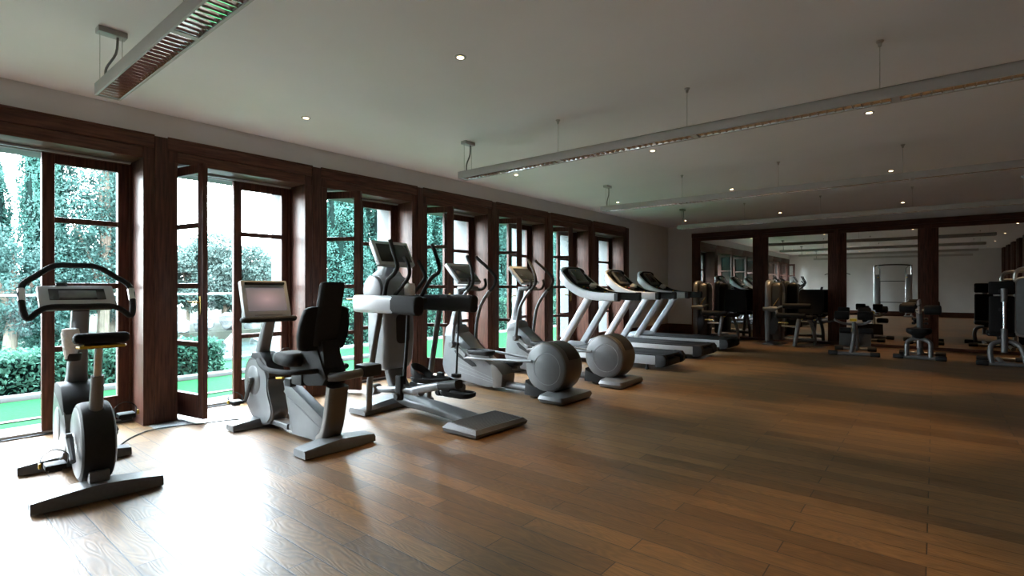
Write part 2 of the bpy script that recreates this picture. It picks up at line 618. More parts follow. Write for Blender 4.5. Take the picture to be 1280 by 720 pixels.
OPEN = {0: 88, 1: 86, 2: 80, 3: 63, 4: 68, 5: 64, 6: 58, 7: 0}
DOORLAB = ['garden door behind the camera end', 'garden door behind the upright bike with its left leaf swung inward',
           'garden door between the two bikes, left leaf swung inward over the cord', 'garden door behind the reclined bike backrest',
           'garden door behind the cross trainer with the wide foot plate', 'garden door behind the two elliptical trainers',
           'garden door behind the nearest treadmill console', 'last garden door, both leaves shut, by the plaster wall']
for k in range(8):
    a, b = PIL[k] + PH, PIL[k + 1] - PH
    d = thing('door_%d' % (k + 1), 'dark wood glazed ' + DOORLAB[k], 'door', (-.35, a, 0), kind='structure')
    f = MB((-.35, a, 0))
    f.span((-.385, a, .0), (-.315, a + .022, LT - .003), .003)
    f.span((-.385, b - .022, .0), (-.315, b, LT - .003), .003)
    f.span((-.385, a, LT - .025), (-.315, b, LT - .003), .003)
    f.build('door_frame', M['wood_v'], d)
    f = MB((-.35, a, 0))
    f.span((-.30, a + .02, LT - .022), (-.27, b - .02, LT - .004), .003)
    f.build('head_rail', M['pale_silver'], d)  # slim pale strip along the head of the door
    f = MB((-.35, a, 0))
    f.span((-.37, a + .02, .01), (-.33, b - .02, .035), .004)
    f.build('floor_track', M['grille'], d)
    w2 = (b - a - .044) / 2
    # left leaf hinged at a, swung inward (+X); right leaf shut, hinged at b
    if k == 7:
        leaf(d, (0, .022, 0), 0, w2 - .003)
    else:
        leaf(d, (.035, .024, 0), -math.radians(OPEN[k]), w2)
    leaf(d, (0, b - a - .022, 0), PI, w2 - .003, handle=False)

# mirror wall: wood frame around four tall mirrors (and one beyond the picture edge)
MX = [(.88, 2.14), (2.48, 3.71), (4.06, 5.29), (5.62, 7.30)]
f = MB()
f.span((.66, Y1 - .02, 2.55), (7.64, Y1 + .08, 2.66), .005)
f.span((.66, Y1 + .005, 2.46), (7.64, Y1 + .08, 2.548), .003)
struct('trim_21', f, M['wood_x'], 'dark wood head rail above the mirrors', 'frame rail')
f = MB()
f.span((.66, Y1 - .01, 0), (7.64, Y1 + .08, .06), .005)
struct('trim_22', f, M['wood_x'], 'dark wood bottom rail under the mirrors', 'frame rail')
posts = [(.66, .88), (2.14, 2.48), (3.71, 4.06), (5.29, 5.62), (7.30, 7.64)]
PL = ['at the left end of the mirrors', 'between the two leg machines', 'right of the farther leg machine', 'behind the seated roller bench', 'at the right end of the mirrors']
for i, (a, b) in enumerate(posts):
    f = MB()
    f.span((a, Y1 + .005, .062), (b, Y1 + .08, 2.459), .003)
    c = (a + b) / 2
    f.span((c - .055, Y1 - .015, .062), (c + .055, Y1 + .006, 2.549), .004)
    struct('trim_%d' % (23 + i), f, M['wood_v'], 'dark wood mirror post ' + PL[i], 'post')
ML = ['tall mirror behind the leg machine nearest the window wall', 'tall mirror behind the leg machine with two rollers',
      'tall mirror behind the low roller bench', 'wide mirror behind the upright adjustable bench']
for i, (a, b) in enumerate(MX):
    tag(MB().span((a, Y1 + .035, .06), (b, Y1 + .05, 2.46)).build('wall_mirror', M['mirror']), ML[i] + ', in dark wood frame', 'mirror', 'wall mirrors')

# pendant louvre lamps
def pendant(y, label):
    x0, x1, zb = 1.45, 6.67, 2.465
    t = thing('pendant_lamp', label, 'lamp', (x0, y, zb), 0, 'long pendant louvre lamps')
    o = (x0, y, zb)
    hw, hh = .068, .075
    m = MB(o)
    m.span((x0, y - hw, zb), (x1, y - hw + .012, zb + hh), .002)
    m.span((x0, y + hw - .012, zb), (x1, y + hw, zb + hh), .002)
    m.span((x0, y - hw, zb + hh - .008), (x1, y + hw, zb + hh), .002)
    m.span((x0, y - hw, zb), (x0 + .01, y + hw, zb + hh), .002)
    m.span((x1 - .01, y - hw, zb), (x1, y + hw, zb + hh), .002)
    for i in range(1, 4):
        xx = x0 + (x1 - x0) * i / 4
        m.span((xx - .02, y - hw + .008, zb + .003), (xx + .02, y + hw - .008, zb + hh - .006))
    m.build('housing', M['lamp_grey'], t)
    # two curved reflectors and cross blades
    l = MB(o)
    for s in (-1, 1):
        sec = []
        for i in range(7):
            a = i / 6
            sec.append((y + s * (.054 - .05 * a * a), zb + .004 + .052 * a))
        l.prism(sec + [(p[0] + s * .002, p[1] + .001) for p in sec[::-1]], x0 + .012, x1 - .012, 'yz')
    l.build('reflector', M['louvre'], t)
    l = MB(o)
    n = 100
    for i in range(n):
        xx = x0 + .03 + (x1 - x0 - .06) * i / (n - 1)
        l.prism([(xx - .0035, zb + .006), (xx + .0035, zb + .006), (xx + .012, zb + .030), (xx - .012, zb + .030)], y - .052, y + .052, 'xz')
    l.build('louvre', M['louvre'], t)
    c = MB(o)
    c.box((1.54, y, H - .018), (.075, .15, .036), .004)
    c.build('ceiling_canopy', M['pale_silver'], t)
    c = MB(o)
    c.tube([(1.545, y + .03, H - .03), (1.55, y + .02, H - .14), (1.55, y - .03, H - .25), (1.55, y - .035, zb + hh)], .007, 8, 4)
    c.build('power_cable', M['grey'], t)
    for xx, dy in ((1.54, -.06), (1.54, .055)):
        MB(o).tube([(xx, y + dy, H - .03), (xx, y + dy, zb + hh)], .0022, 6).build('suspension_wire', M['steel'], t)
    for xx in (2.74, 4.0, 5.28, 6.55):
        wr = MB(o).tube([(xx, y, H - .02), (xx, y, zb + hh)], .0022, 6).build('suspension_wire', M['steel'], t)
        MB(o).lathe((xx, y, H), [(.022, 0), (.022, -.008), (.012, -.016), (.010, -.035), (.003, -.04)], 'z', 12).build('ceiling_clip', M['steel'], wr)
    return t

PEN = ['grey louvre lamp nearest the camera, over the upright bike', 'grey louvre lamp hung in front of the cross trainer, second from the camera',
       'grey louvre lamp over the treadmills, third from the camera', 'grey louvre lamp nearest the mirrors']
for y, lb in zip((.95, 4.17, 7.34, 10.50), PEN):
    pendant(y, lb)

# recessed downlights on a regular grid
def downlight(x, y, label):
    t = thing('downlight', label, 'downlight', (x, y, H), 0, 'recessed ceiling downlights')
    o = (x, y, H)
    MB(o).lathe((x, y, H), [(.024, -.001), (.024, -.006), (.040, -.006), (.044, -.001)], 'z', 24).build('trim_ring', M['pale_silver'], t)
    MB(o).lathe((x, y, H), [(.001, -.0055), (.024, -.0055), (.024, -.001)], 'z', 20).build('lamp', M['bulb'], t)
    L = bpy.data.lights.new('downlight_beam', 'SPOT')
    L.energy = 58
    L.color = (1., .64, .31)
    L.spot_size = math.radians(50)
    L.spot_blend = .75
    L.shadow_soft_size = .03
    lo = bpy.data.objects.new('downlight_beam', L)
    COL.objects.link(lo)
    lo.location = (0, 0, -.03)
    lo.parent = t

XN = ['by the door row', 'second from the door row', 'third from the door row', 'by the right wall']
YN = ['behind the camera', 'nearest the camera', 'in the second row from the camera', 'in the third row from the camera', 'nearest the mirrors']
for j, y in enumerate((-.6, 2.6, 5.80, 8.87, 12.30)):
    for i, x in enumerate((.92, 2.98, 5.09, 7.17)):
        downlight(x, y, 'small warm recessed downlight %s, %s' % (XN[i], YN[j]))

# floor grilles in front of pillars and the loose black cord
def grille(x0, y0, x1, y1, label):
    m = MB()
    m.span((x0, y0, -.002), (x1, y1, .003), .001)
    n = 14
    for i in range(n):
        yy = y0 + .01 + (y1 - y0 - .02) * (i + .5) / n
        m.span((x0 + .012, yy - .004, .003), (x1 - .012, yy + .004, .006))
    tag(m.build('floor_grille', M['grille']), label, 'grille', 'floor grilles')
grille(.03, 1.58, .25, 1.86, 'steel floor grille at the foot of the pillar between the two bikes')
grille(.03, 4.67, .25, 4.96, 'steel floor grille at the foot of the pillar behind the cross trainer')
m = MB()
m.tube([(.98, 1.00, .03), (.80, 1.10, .006), (.60, 1.21, .006), (.37, 1.36, .006), (.25, 1.53, .010), (.28, 1.72, .012), (.33, 1.88, .006), (.36, 2.02, .006), (.42, 2.16, .006), (.55, 2.30, .006), (.70, 2.33, .012)], .0055, 6, 6)
tag(m.build('power_cord', M['cord']), 'thin black power cord running over the floor between the bikes', 'cord')
# ------------------------------------------------------------------ the machines (all face the garden doors, -X)
def floor_beam(mb, x, y0, y1, w=.15, h=.07, taper=.72, hmid=None):
    """low cast foot lying along y"""
    hm = hmid or h * 1.25
    n = 9
    secs = []
    for i in range(n):
        f = i / (n - 1)
        k = 1 - abs(2 * f - 1) ** 1.4
        ww = w * (taper + (1 - taper) * k) / 2
        hh = h * .82 + (hm - h * .82) * k
        y = y0 + (y1 - y0) * f
        if i in (0, n - 1):
            ww *= .97; hh *= .97
        secs.append([(x - ww, y, .008), (x + ww, y, .008), (x + ww * 1.0, y, hh * .72), (x + ww * .84, y, hh), (x - ww * .84, y, hh), (x - ww, y, hh * .72)])
    return mb.loft(secs)

def pedal(parent, o, c, side, crank_from, name='pedal', crank_y=None):
    """pedal with toe strap on its crank arm; side -1 / +1"""
    cy = c[1] - side * .055 if crank_y is None else crank_y
    m = MB(o)
    a = Vector((crank_from[0], cy, crank_from[2])); b = Vector((c[0], cy, c[2]))
    m.tube([a, b], .016, 8, 1, radii=[.024, .015])
    m.lathe((a.x, a.y, a.z), [(.03, -.015), (.03, .015)], 'y', 14)
    cr = m.build('crank_arm', M['silver'], parent)
    m = MB(o)
    m.box((c[0], c[1] + side * .045, c[2]), (.105, .095, .030), .007)
    m.box((c[0], c[1] + side * .045, c[2] - .022), (.05, .06, .02), .006)
    p = m.build(name, M['black'], cr)
    m = MB(o)
    cc = Vector((c[0], c[1] + side * .045, c[2]))
    m.sweep(spline([cc + Vector((.0, -.055, .0)), cc + Vector((-.02, -.058, .05)), cc + Vector((-.03, 0, .085)), cc + Vector((-.02, .058, .05)), cc + Vector((0, .055, 0))], 5), rrect(.004, .022, .0015, 1), up=(1, 0, .3))
    m.build('toe_strap', M['rubber'], cr)
    MB(o).box(cc + Vector((0, side * .066, .012)), (.03, .012, .03), .003).build('strap_buckle', M['yellow'], cr)
    return cr

# ---- upright bike
BX, BY = 1.27, .885
t = thing('exercise_bike', 'silver upright exercise bike with looped black handlebar, nearest the camera', 'exercise bike', (BX, BY, 0), -math.radians(4))
o = (BX, BY, 0)
floor_beam(MB(o), 1.69, BY - .31, BY + .31, .185, .082, .82, .098).build('rear_foot', M['foot_grey'], t)
floor_beam(MB(o), .82, BY - .31, BY + .31, .17, .075, .82, .09).build('front_foot', M['foot_grey'], t)
m = MB(o)
m.bar((.82, BY, .07), (1.69, BY, .075), .07, .05, .01)
m.span((1.60, BY - .05, .05), (1.70, BY + .05, .16), .012)
m.build('base_frame', M['foot_grey'], t)
m = MB(o)   # front drive housing, a wide disc tapering up to the column
pts = [(.58, .30), (.60, .18), (.68, .08), (.82, .045), (.98, .07), (1.08, .15), (1.22, .20), (1.22, .34), (1.16, .42), (1.06, .50), (.98, .56), (.72, .58), (.63, .46)]
pts = [(p.x, p.z) for p in spline([(a, 0, b) for a, b in pts], 5, True)]
m.prism(pts, BY - .105, BY + .100, 'xz', .022, 3)
hs = m.build('drive_housing', M['silver'], t)
for prof in ([(.001, -.1135), (.10, -.1135), (.115, -.108), (.115, -.095)], [(.001, .1085), (.10, .1085), (.115, .103), (.115, .09)]):
    MB(o).lathe((.85, BY, .31), prof, 'y', 28).build('side_badge', M['pale_silver'], hs)
m = MB(o)
pts = [(.66, .50), (.70, .575), (.86, .60), (.99, .58), (1.09, .50), (1.16, .42), (1.08, .40), (.92, .48)]
m.prism(pts, BY - .108, BY + .103, 'xz', .014, 2)
m.build('top_cover', M['black'], hs)
m = MB(o)   # rear flywheel drum
m.lathe((1.48, BY, .30), [(.218, -.082), (.234, -.072), (.240, -.05), (.240, .05), (.234, .072), (.218, .082)], 'y', 48)
dr = m.build('flywheel_cover', M['black'], t)
for s in (-1, 1):
    m = MB(o)
    m.lathe((1.48, BY, .30), [(.0, s * .088), (.200, s * .088), (.216, s * .081)], 'y', 40)
    m.build('side_disc', M['silver'], dr)
m = MB(o)
m.prism([(1.00, .16), (1.42, .14), (1.42, .46), (1.02, .42)], BY - .066, BY + .066, 'xz', .02)
m.build('neck_cover', M['silver'], t)
m = MB(o)   # column
m.loft([[(x + a, BY + b, z) for a, b in rrect(w, d, .03, 3)] for x, z, w, d in ((.80, .54, .18, .13), (.83, .64, .145, .11), (.90, .85, .125, .10), (.99, 1.09, .10, .095))])
m.build('column', M['silver'], t)
m = MB(o)
m.bar((.98, BY, 1.05), (1.04, BY, 1.16), .09, .05, .012, up=(1, 0, 0))
m.build('bar_clamp', M['black'], t)
m = MB(o)
rt = (0, math.radians(36), 0)
m.box((.985, BY - .015, 1.185), (.225, .41, .045), .014, rt)
cs = m.build('console', M['pale_silver'], t)
m = MB(o); m.box((.992, BY - .015, 1.205), (.125, .30, .012), .004, rt); m.build('display', M['lcd'], cs)
m = MB(o); m.box((1.01, BY - .015, 1.203), (.085, .20, .014), .004, rt); m.build('key_panel', M['lit_lcd'], cs)
m = MB(o); m.box((.90, BY - .09, 1.272), (.03, .06, .02), .004, rt); m.build('card_slot', M['black'], cs)
m = MB(o); m.box((1.03, BY - .015, 1.115), (.10, .36, .035), .01); m.build('console_back', M['taupe'], cs)
m = MB(o)
yb = BY - .008
loop = [(1.09, yb, 1.125), (1.09, yb - .15, 1.125), (1.10, yb - .215, 1.10), (1.12, yb - .268, 1.055), (1.07, yb - .290, 1.13), (.98, yb - .288, 1.26), (.92, yb - .215, 1.33),
        (.86, yb - .115, 1.402), (.85, yb, 1.408), (.86, yb + .115, 1.402), (.92, yb + .215, 1.33), (.98, yb + .288, 1.26), (1.07, yb + .290, 1.13), (1.12, yb + .268, 1.055), (1.10, yb + .215, 1.10), (1.09, yb + .15, 1.125)]
m.tube(loop, .019, 12, 5, True)
hb = m.build('handlebar', M['rubber'], t)
for s in (-1, 1):
    MB(o).tube([(1.045, yb + s * .292, 1.165), (.995, yb + s * .291, 1.24)], .0215, 12, 1).build('pulse_sensor', M['steel'], hb)
MB(o).tube([(1.575, BY, .50), (1.625, BY, .72)], .033, 16, 1, radii=[.036, .032]).build('seat_tube', M['silver'], t)
MB(o).tube([(1.62, BY, .70), (1.665, BY, .89)], .021, 14, 1).build('seat_post', M['steel'], t)
def saddle(o, c, L, Wd):
    """bike saddle, nose toward -x"""
    m = MB(o)
    secs = []
    for f, w, h, dz in ((0, .30, .6, -.012), (.08, .36, .85, 0), (.3, .50, 1, .0), (.55, .82, 1.05, .004), (.8, 1., 1.1, .012), (.95, .95, .95, .012), (1., .80, .6, .004)):
        x = c[0] - L * .55 + L * f
        secs.append([(x, c[1] + a * w, c[2] + dz + b * h - .015 * (1 - abs(a) / (Wd / 2)) * (b > 0)) for a, b in rrect(Wd, .062, .028, 4)])
    return m.loft(secs)
sd = saddle(o, (1.69, BY, .945), .27, .27).build('seat', M['soft_black'], t, sharp=60)
m = MB(o)
m.loft([[(1.69 + x, BY + a * w, .908 + b) for a, b in rrect(.25, .014, .005, 2)] for x, w in ((-.13, .32), (-.02, .5), (.07, .95), (.11, .85))])
m.build('seat_base', M['yellow'], sd)
pedal(t, o, (1.63, BY - .150, .225), -1, (1.45, 0, .33), crank_y=BY - .115)
pedal(t, o, (1.27, BY + .160, .385), 1, (1.43, 0, .33), crank_y=BY + .115)
m = MB(o)
m.lathe((1.05, .84, .76), [(.038, 0), (.044, .01), (.047, .05), (.040, .05), (.036, .012), (.0, .01)], 'z', 16)
m.bar((.93, BY - .03, .78), (1.01, .845, .78), .05, .05, .01)
m.build('bottle_holder', M['black'], t)
m = MB((1.05, .84, .775))
m.lathe((1.05, .84, .775), [(.030, 0), (.034, .02), (.046, .11), (.050, .17), (.044, .20), (.020, .205), (.0, .20)], 'z', 18)
tag(m.build('rolled_towel', M['towel'], None, (1.05, .84, .775)), 'rolled white towel stuck in the holder on the upright bike column', 'towel')

# ---- reclined bike
RX, RY = 1.35, 2.27
t = thing('recumbent_bike', 'reclined exercise bike with tall black backrest and wide grey display', 'exercise bike', (RX, RY, 0), 0)
o = (RX, RY, 0)
floor_beam(MB(o), 1.95, RY - .30, RY + .31, .20, .08, .84, .092).build('rear_foot', M['foot_grey'], t)
floor_beam(MB(o), .80, RY - .31, RY + .31, .175, .075, .84, .085).build('front_foot', M['foot_grey'], t)
m = MB(o)
m.bar((.86, RY, .075), (1.30, RY, .07), .11, .05, .012)
m.build('base_cover', M['foot_grey'], t)
MB(o).bar((1.25, RY, .07), (1.92, RY, .06), .085, .05, .012).build('base_rail', M['silver'], t)
m = MB(o)
pts = [(.67, .61), (.575, .53), (.545, .40), (.57, .24), (.63, .14), (.74, .055), (.90, .03), (1.04, .07), (1.09, .17), (1.03, .29), (1.0, .38), (1.0, .47), (.93, .55), (.84, .615)]
pts = [(p.x, p.z) for p in spline([(a, 0, b) for a, b in pts], 5, True)]
m.prism(pts, RY - .072, RY + .072, 'xz', .016, 3)
hs = m.build('drive_housing', M['silver'], t)
m = MB(o)
m.prism([(p[0] * .93 + .055, p[1] * .93 + .018) for p in pts], RY - .080, RY + .080, 'xz', .006, 1)
m.build('side_panel', M['body_silver'], hs)
m = MB(o)
m.lathe((.74, RY, .41), [(.001, -.088), (.12, -.088), (.135, -.079), (.135, -.07)], 'y', 36)
m.build('side_ring', M['silver'], hs)
m = MB(o)
m.prism([(.66, .615), (.70, .66), (.84, .67), (.97, .59), (1.03, .47), (1.00, .44), (.93, .54), (.82, .60)], RY - .076, RY + .076, 'xz', .016)
m.build('top_cover', M['black'], hs)
m = MB(o)
m.loft([[(x + a, RY + b, z) for a, b in rrect(w, d, .03, 3)] for x, z, w, d in ((.73, .58, .14, .11), (.76, .70, .115, .10), (.84, .87, .10, .095), (.90, 1.0, .09, .09))])
m.build('column', M['silver'], t)
rt = (0, math.radians(-17), 0)
yc = RY - .055
m = MB(o); m.box((.915, yc, 1.15), (.06, .42, .34), .022, rt); cs = m.build('display', M['pale_silver'], t)
m = MB(o); m.box((.943, yc, 1.148), (.012, .345, .215), .004, rt); m.build('screen', M['bike_display'], cs)
m = MB(o); m.box((.899, yc, 1.288), (.045, .35, .022), .005, rt); m.build('top_strip', M['black'], cs)
m = MB(o); m.box((.980, yc, 1.018), (.012, .25, .02), .004, rt); m.build('key_strip', M['silver'], cs)
m = MB(o); m.tube([(.93, yc - .20, .975), (1.0, yc - .225, .975), (1.03, yc - .18, .975), (1.035, yc, .975), (1.03, yc + .18, .975), (1.0, yc + .225, .975), (.93, yc + .20, .975)], .024, 12, 5)
m.build('front_handle', M['rubber'], t)
pedal(t, o, (.64, RY - .145, .215), -1, (.735, 0, .41), crank_y=RY - .105)
pedal(t, o, (.83, RY + .145, .60), 1, (.735, 0, .41), crank_y=RY + .105)
# seat frame
m = MB(o)
m.prism([(1.21, .455), (1.27, .47), (1.42, .025), (1.36, .02)], RY - .045, RY + .045, 'xz', .012)
m.prism([(1.22, .36), (1.30, .44), (1.86, .22), (1.82, .12)], RY - .048, RY + .048, 'xz', .012)
m.build('seat_rail', M['foot_grey'], t)
m = MB(o)
m.prism([(1.30, .335), (1.82, .145), (1.74, .035), (1.40, .03)], RY - .053, RY + .053, 'xz', .008)
m.build('side_gusset', M['silver'], t)
m = MB(o)
pa = [(1.80, .05), (1.86, .10), (1.905, .20), (1.94, .34), (1.965, .49)]
sec = []
m.sweep(spline([(a, RY + .005, b) for a, b in pa], 5), rrect(.165, .10, .035, 4), up=(-1, 0, .3))
m.build('rear_upright', M['taupe'], t)
# carriage, seat, back
m = MB(o)
m.prism([(1.46, .54), (1.40, .62), (1.60, .70), (1.70, .83), (1.80, .85), (1.97, .56), (1.92, .50), (1.70, .47)], RY - .10, RY + .10, 'xz', .02)
m.build('seat_carriage', M['rubber'], t)
m = MB(o)
secs = []
for f, w, h, dz in ((0, .62, .5, -.01), (.06, .8, .9, 0), (.35, 1, 1.05, .008), (.7, 1., 1.0, 0), (.95, .9, .95, .01), (1, .8, .5, .01)):
    x = 1.24 + .40 * f
    secs.append([(x, RY + a * w, .665 + dz + b * h) for a, b in rrect(.40, .105, .045, 4)])
m.loft(secs)
m.build('seat', M['soft_black'], t, sharp=60)
def padshape(o, secs, th, lean):
    """upholstered back: secs = (z, halfwidth), lean(z) gives x of the rear face"""
    m = MB(o)
    S = []
    for z, w in secs:
        x = lean(z)
        S.append([(x + b, RY - .030 + a, z) for a, b in rrect(2 * w, th, th * .42, 4)])
    return m.loft(S)
lean = lambda z: 1.80 + (z - .80) * .24
m = padshape(o, [(.765, .165), (.775, .19), (.80, .200), (.88, .214), (.96, .212), (1.04, .198), (1.085, .18), (1.10, .155), (1.108, .115)], .085, lean)
bk = m.build('backrest', M['soft_black'], t, sharp=50)
m = padshape(o, [(.80, .092), (.81, .102), (1.0, .103), (1.27, .100), (1.290, .092), (1.296, .075)], .075, lambda z: lean(z) + .035)
m.build('headrest', M['rubber'], bk, sharp=50)
m = MB(o); m.prism([(1.73, .72), (1.80, .84), (1.90, .84), (1.93, .62), (1.84, .58)], RY - .085, RY + .07, 'xz', .02)
m.build('back_support', M['black'], t)
for s, yy in ((-1, RY - .285), (1, RY + .24)):
    MB(o).tube([(1.22, yy - s * .03, .655), (1.30, yy - s * .01, .63), (1.42, yy, .60), (1.60, yy, .60), (1.75, yy - s * .02, .605), (1.84, yy - s * .09, .61), (1.86, yy - s * .18, .61)], .021, 12, 5).build('side_handle', M['rubber'], t)
m = MB(o)
m.tube([(1.90, RY - .06, .56), (2.02, RY - .02, .57), (2.08, RY + .06, .585), (2.08, RY + .15, .59)], .034, 12, 5)
m.build('rear_bracket', M['foot_grey'], t)
m = MB(o); m.box((2.06, RY + .22, .60), (.15, .16, .095), .02); m.build('bracket_end', M['black'], t)
m = MB(o); m.box((1.36, RY - .055, .46), (.10, .06, .07), .012); m.box((1.56, RY - .09, .515), (.16, .05, .10), .015); m.build('slide_block', M['black'], t)
m = MB(o); m.bar((1.22, RY - .10, .485), (1.34, RY - .11, .500), .022, .018, .004); m.build('adjust_lever', M['yellow'], t)

# ---- cross trainer with wide foot plate
CX, CY_ = 1.8, 3.44
t = thing('cross_trainer', 'cross trainer with white guard ring, four tall black levers and ribbed rear foot plate', 'cross trainer', (CX, CY_, 0), 0)
o = (CX, CY_, 0)
m = MB(o)   # rear plate
m.loft([[(x, y, z) for x, y, z in s] for s in (
    [(2.26, 3.12, .012), (2.64, 3.12, .012), (2.66, 3.77, .012), (2.28, 3.77, .012)],
    [(2.25, 3.11, .045), (2.65, 3.11, .040), (2.67, 3.78, .040), (2.27, 3.78, .045)],
    [(2.29, 3.15, .088), (2.62, 3.14, .070), (2.64, 3.75, .070), (2.31, 3.74, .088)])])
fp = m.build('foot_plate', M['foot_grey'], t)
m = MB(o)
for i in range(15):
    f = (i + .5) / 15
    x = 2.30 + .31 * f
    z = .089 - .017 * f
    m.bar((x, 3.17, z), (x + .015, 3.73, z), .010, .006, .002)
m.build('grip_ribs', M['foot_grey'], fp)
m = MB(o)   # spine
path = spline([(1.17, CY_, .46), (1.22, CY_, .30), (1.33, CY_, .16), (1.48, CY_, .11), (1.8, CY_, .095), (2.32, CY_, .055)], 6)
n = len(path)
m.sweep(path, rrect(.21, .11, .03, 3), scale=[(1, .95 - .35 * (i / n)) for i in range(n)])
m.build('spine', M['foot_grey'], t)
m = MB(o)   # front base
m.loft([[(x - .13, y, .01), (x + .14, y, .01), (x + .14, y, h * .6), (x + .10, y, h), (x - .10, y, h), (x - .13, y, h * .6)] for x, y, h in ((1.15, 3.00, .065), (1.14, 3.05, .08), (1.12, 3.25, .10), (1.10, CY_, .11), (1.12, 3.63, .10), (1.14, 3.84, .08), (1.15, 3.89, .065))])
m.build('front_base', M['foot_grey'], t)
m = MB(o)   # tall silver body
S = []
for z, x, w, d in ((.40, 1.12, .16, .24), (.425, 1.12, .25, .32), (.50, 1.12, .31, .37), (.70, 1.125, .335, .385), (.95, 1.12, .335, .38), (1.10, 1.10, .34, .37), (1.22, 1.08, .35, .36), (1.31, 1.06, .33, .34), (1.375, 1.04, .26, .30), (1.40, 1.03, .15, .2)):
    S.append([(x + a, CY_ + b, z) for a, b in rrect(w, d, .055, 4)])
m.loft(S)
bd = m.build('body', M['body_silver'], t)
m = MB(o); m.loft([[(1.287 + q, CY_ + .02 + a, z + b) for a, b in rrect(.165, .30, .05, 4)] for q, z in ((0, .83), (.012, .83))]); m.build('rear_panel', M['dark_shroud'], bd)
m = MB(o); m.lathe((1.06, CY_, 1.22), [(.001, -.205), (.12, -.205), (.15, -.195), (.155, -.17), (.155, .17), (.15, .195), (.12, .205), (.001, .205)], 'y', 36); m.build('round_cover', M['silver'], bd)
m = MB(o); m.loft([[(x + a, CY_ + b, z) for a, b in rrect(w, d, .03, 3)] for x, z, w, d in ((1.06, 1.33, .26, .30), (1.06, 1.40, .2, .24), (1.08, 1.47, .10, .14), (1.12, 1.55, .08, .12))])
m.build('neck', M['grey'], t)
rt = (0, math.radians(-30), 0)
m = MB(o); m.box((1.17, CY_ - .02, 1.60), (.06, .46, .29), .018, rt); cs = m.build('console', M['pale_silver'], t)
m = MB(o); m.box((1.200, CY_ - .02, 1.612), (.012, .39, .21), .004, rt); m.build('screen', M['lcd'], cs)
m = MB(o); m.box((1.245, CY_ + .0, 1.505), (.02, .40, .04), .005, rt); m.build('key_strip', M['grey'], cs)
# guard ring
def arm(y0, y1, name):
    return y0, y1
m = MB(o)
pl = [(1.72, 3.045, 1.095), (1.45, 3.03, 1.095), (1.18, 3.04, 1.095), (1.04, 3.09, 1.095), (.96, 3.20, 1.095), (.94, CY_, 1.095), (.96, 3.68, 1.095), (1.04, 3.79, 1.095), (1.18, 3.84, 1.095), (1.45, 3.85, 1.095), (1.62, 3.84, 1.095)]
m.sweep(spline(pl, 5), rrect(.095, .165, .035, 4))
gr = m.build('guard_ring', M['pale_silver'], t)
for yy, x0, x1, s in ((3.05, 1.62, 2.03, -1), (3.83, 1.50, 1.96, 1)):
    m = MB(o)
    m.sweep(spline([(x0, yy - s * .002, 1.095), (x0 + .12, yy, 1.095), (x1 - .05, yy, 1.09), (x1 - .02, yy, 1.09), (x1, yy, 1.088)], 4), rrect(.112, .175, .045, 4), scale=[1] * 12 + [1, .97, .93, .85, .6])
    m.build('ring_end_pad', M['rubber'], gr, sharp=60)
for pp in ([(1.62, 3.79, 1.095), (1.45, 3.80, 1.095), (1.18, 3.79, 1.095), (1.06, 3.74, 1.095)], [(1.66, 3.10, 1.095), (1.45, 3.085, 1.095), (1.18, 3.095, 1.095), (1.07, 3.14, 1.095)]):
    MB(o).sweep(spline(pp, 5), rrect(.03, .168, .01, 2)).build('inner_pad', M['rubber'], gr)
for yy, s in ((3.06, -1), (3.83, 1)):
    MB(o).tube([(1.27, yy, .06), (1.30, yy + s * .01, .35), (1.36, yy + s * .01, .65), (1.43, yy, .95), (1.45, yy, 1.04)], .030, 14, 5).build('guard_post', M['silver'], t)
# levers
for nm, pts, r in (('long', [(1.42, 3.20, 1.72), (1.45, 3.20, 1.64), (1.53, 3.20, 1.47), (1.48, 3.20, 1.39), (1.37, 3.20, 1.31), (1.32, 3.20, 1.12)], .021),
                   ('short', [(1.45, 3.35, 1.56), (1.50, 3.35, 1.51), (1.53, 3.35, 1.40), (1.48, 3.35, 1.32), (1.29, 3.35, 1.17)], .019),
                   ('short', [(1.43, 3.55, 1.53), (1.53, 3.55, 1.38), (1.49, 3.55, 1.31), (1.33, 3.55, 1.17)], .019),
                   ('long', [(1.45, 3.72, 1.71), (1.52, 3.72, 1.57), (1.56, 3.72, 1.43), (1.42, 3.72, 1.34), (1.25, 3.72, 1.12)], .021)):
    MB(o).tube(pts, r, 12, 6).build('%s_lever' % nm, M['rubber'], t)
MB(o).tube([(1.50, 3.36, 1.05), (1.50, 3.34, .70), (1.48, 3.32, .30)], .018, 10, 4).build('drive_rod', M['black'], t)
m = MB(o)
m.bar((1.28, CY_ - .05, 1.14), (1.40, CY_ - .05, 1.12), .62, .05, .015)
m.build('lever_bridge', M['black'], t)
MB(o).tube([(1.87, 3.70, 1.03), (1.83, 3.70, .38)], .010, 8, 1).build('link_rod', M['black'], t)
MB(o).box((1.83, 3.70, .37), (.09, .06, .04), .01).build('rod_foot', M['black'], t)
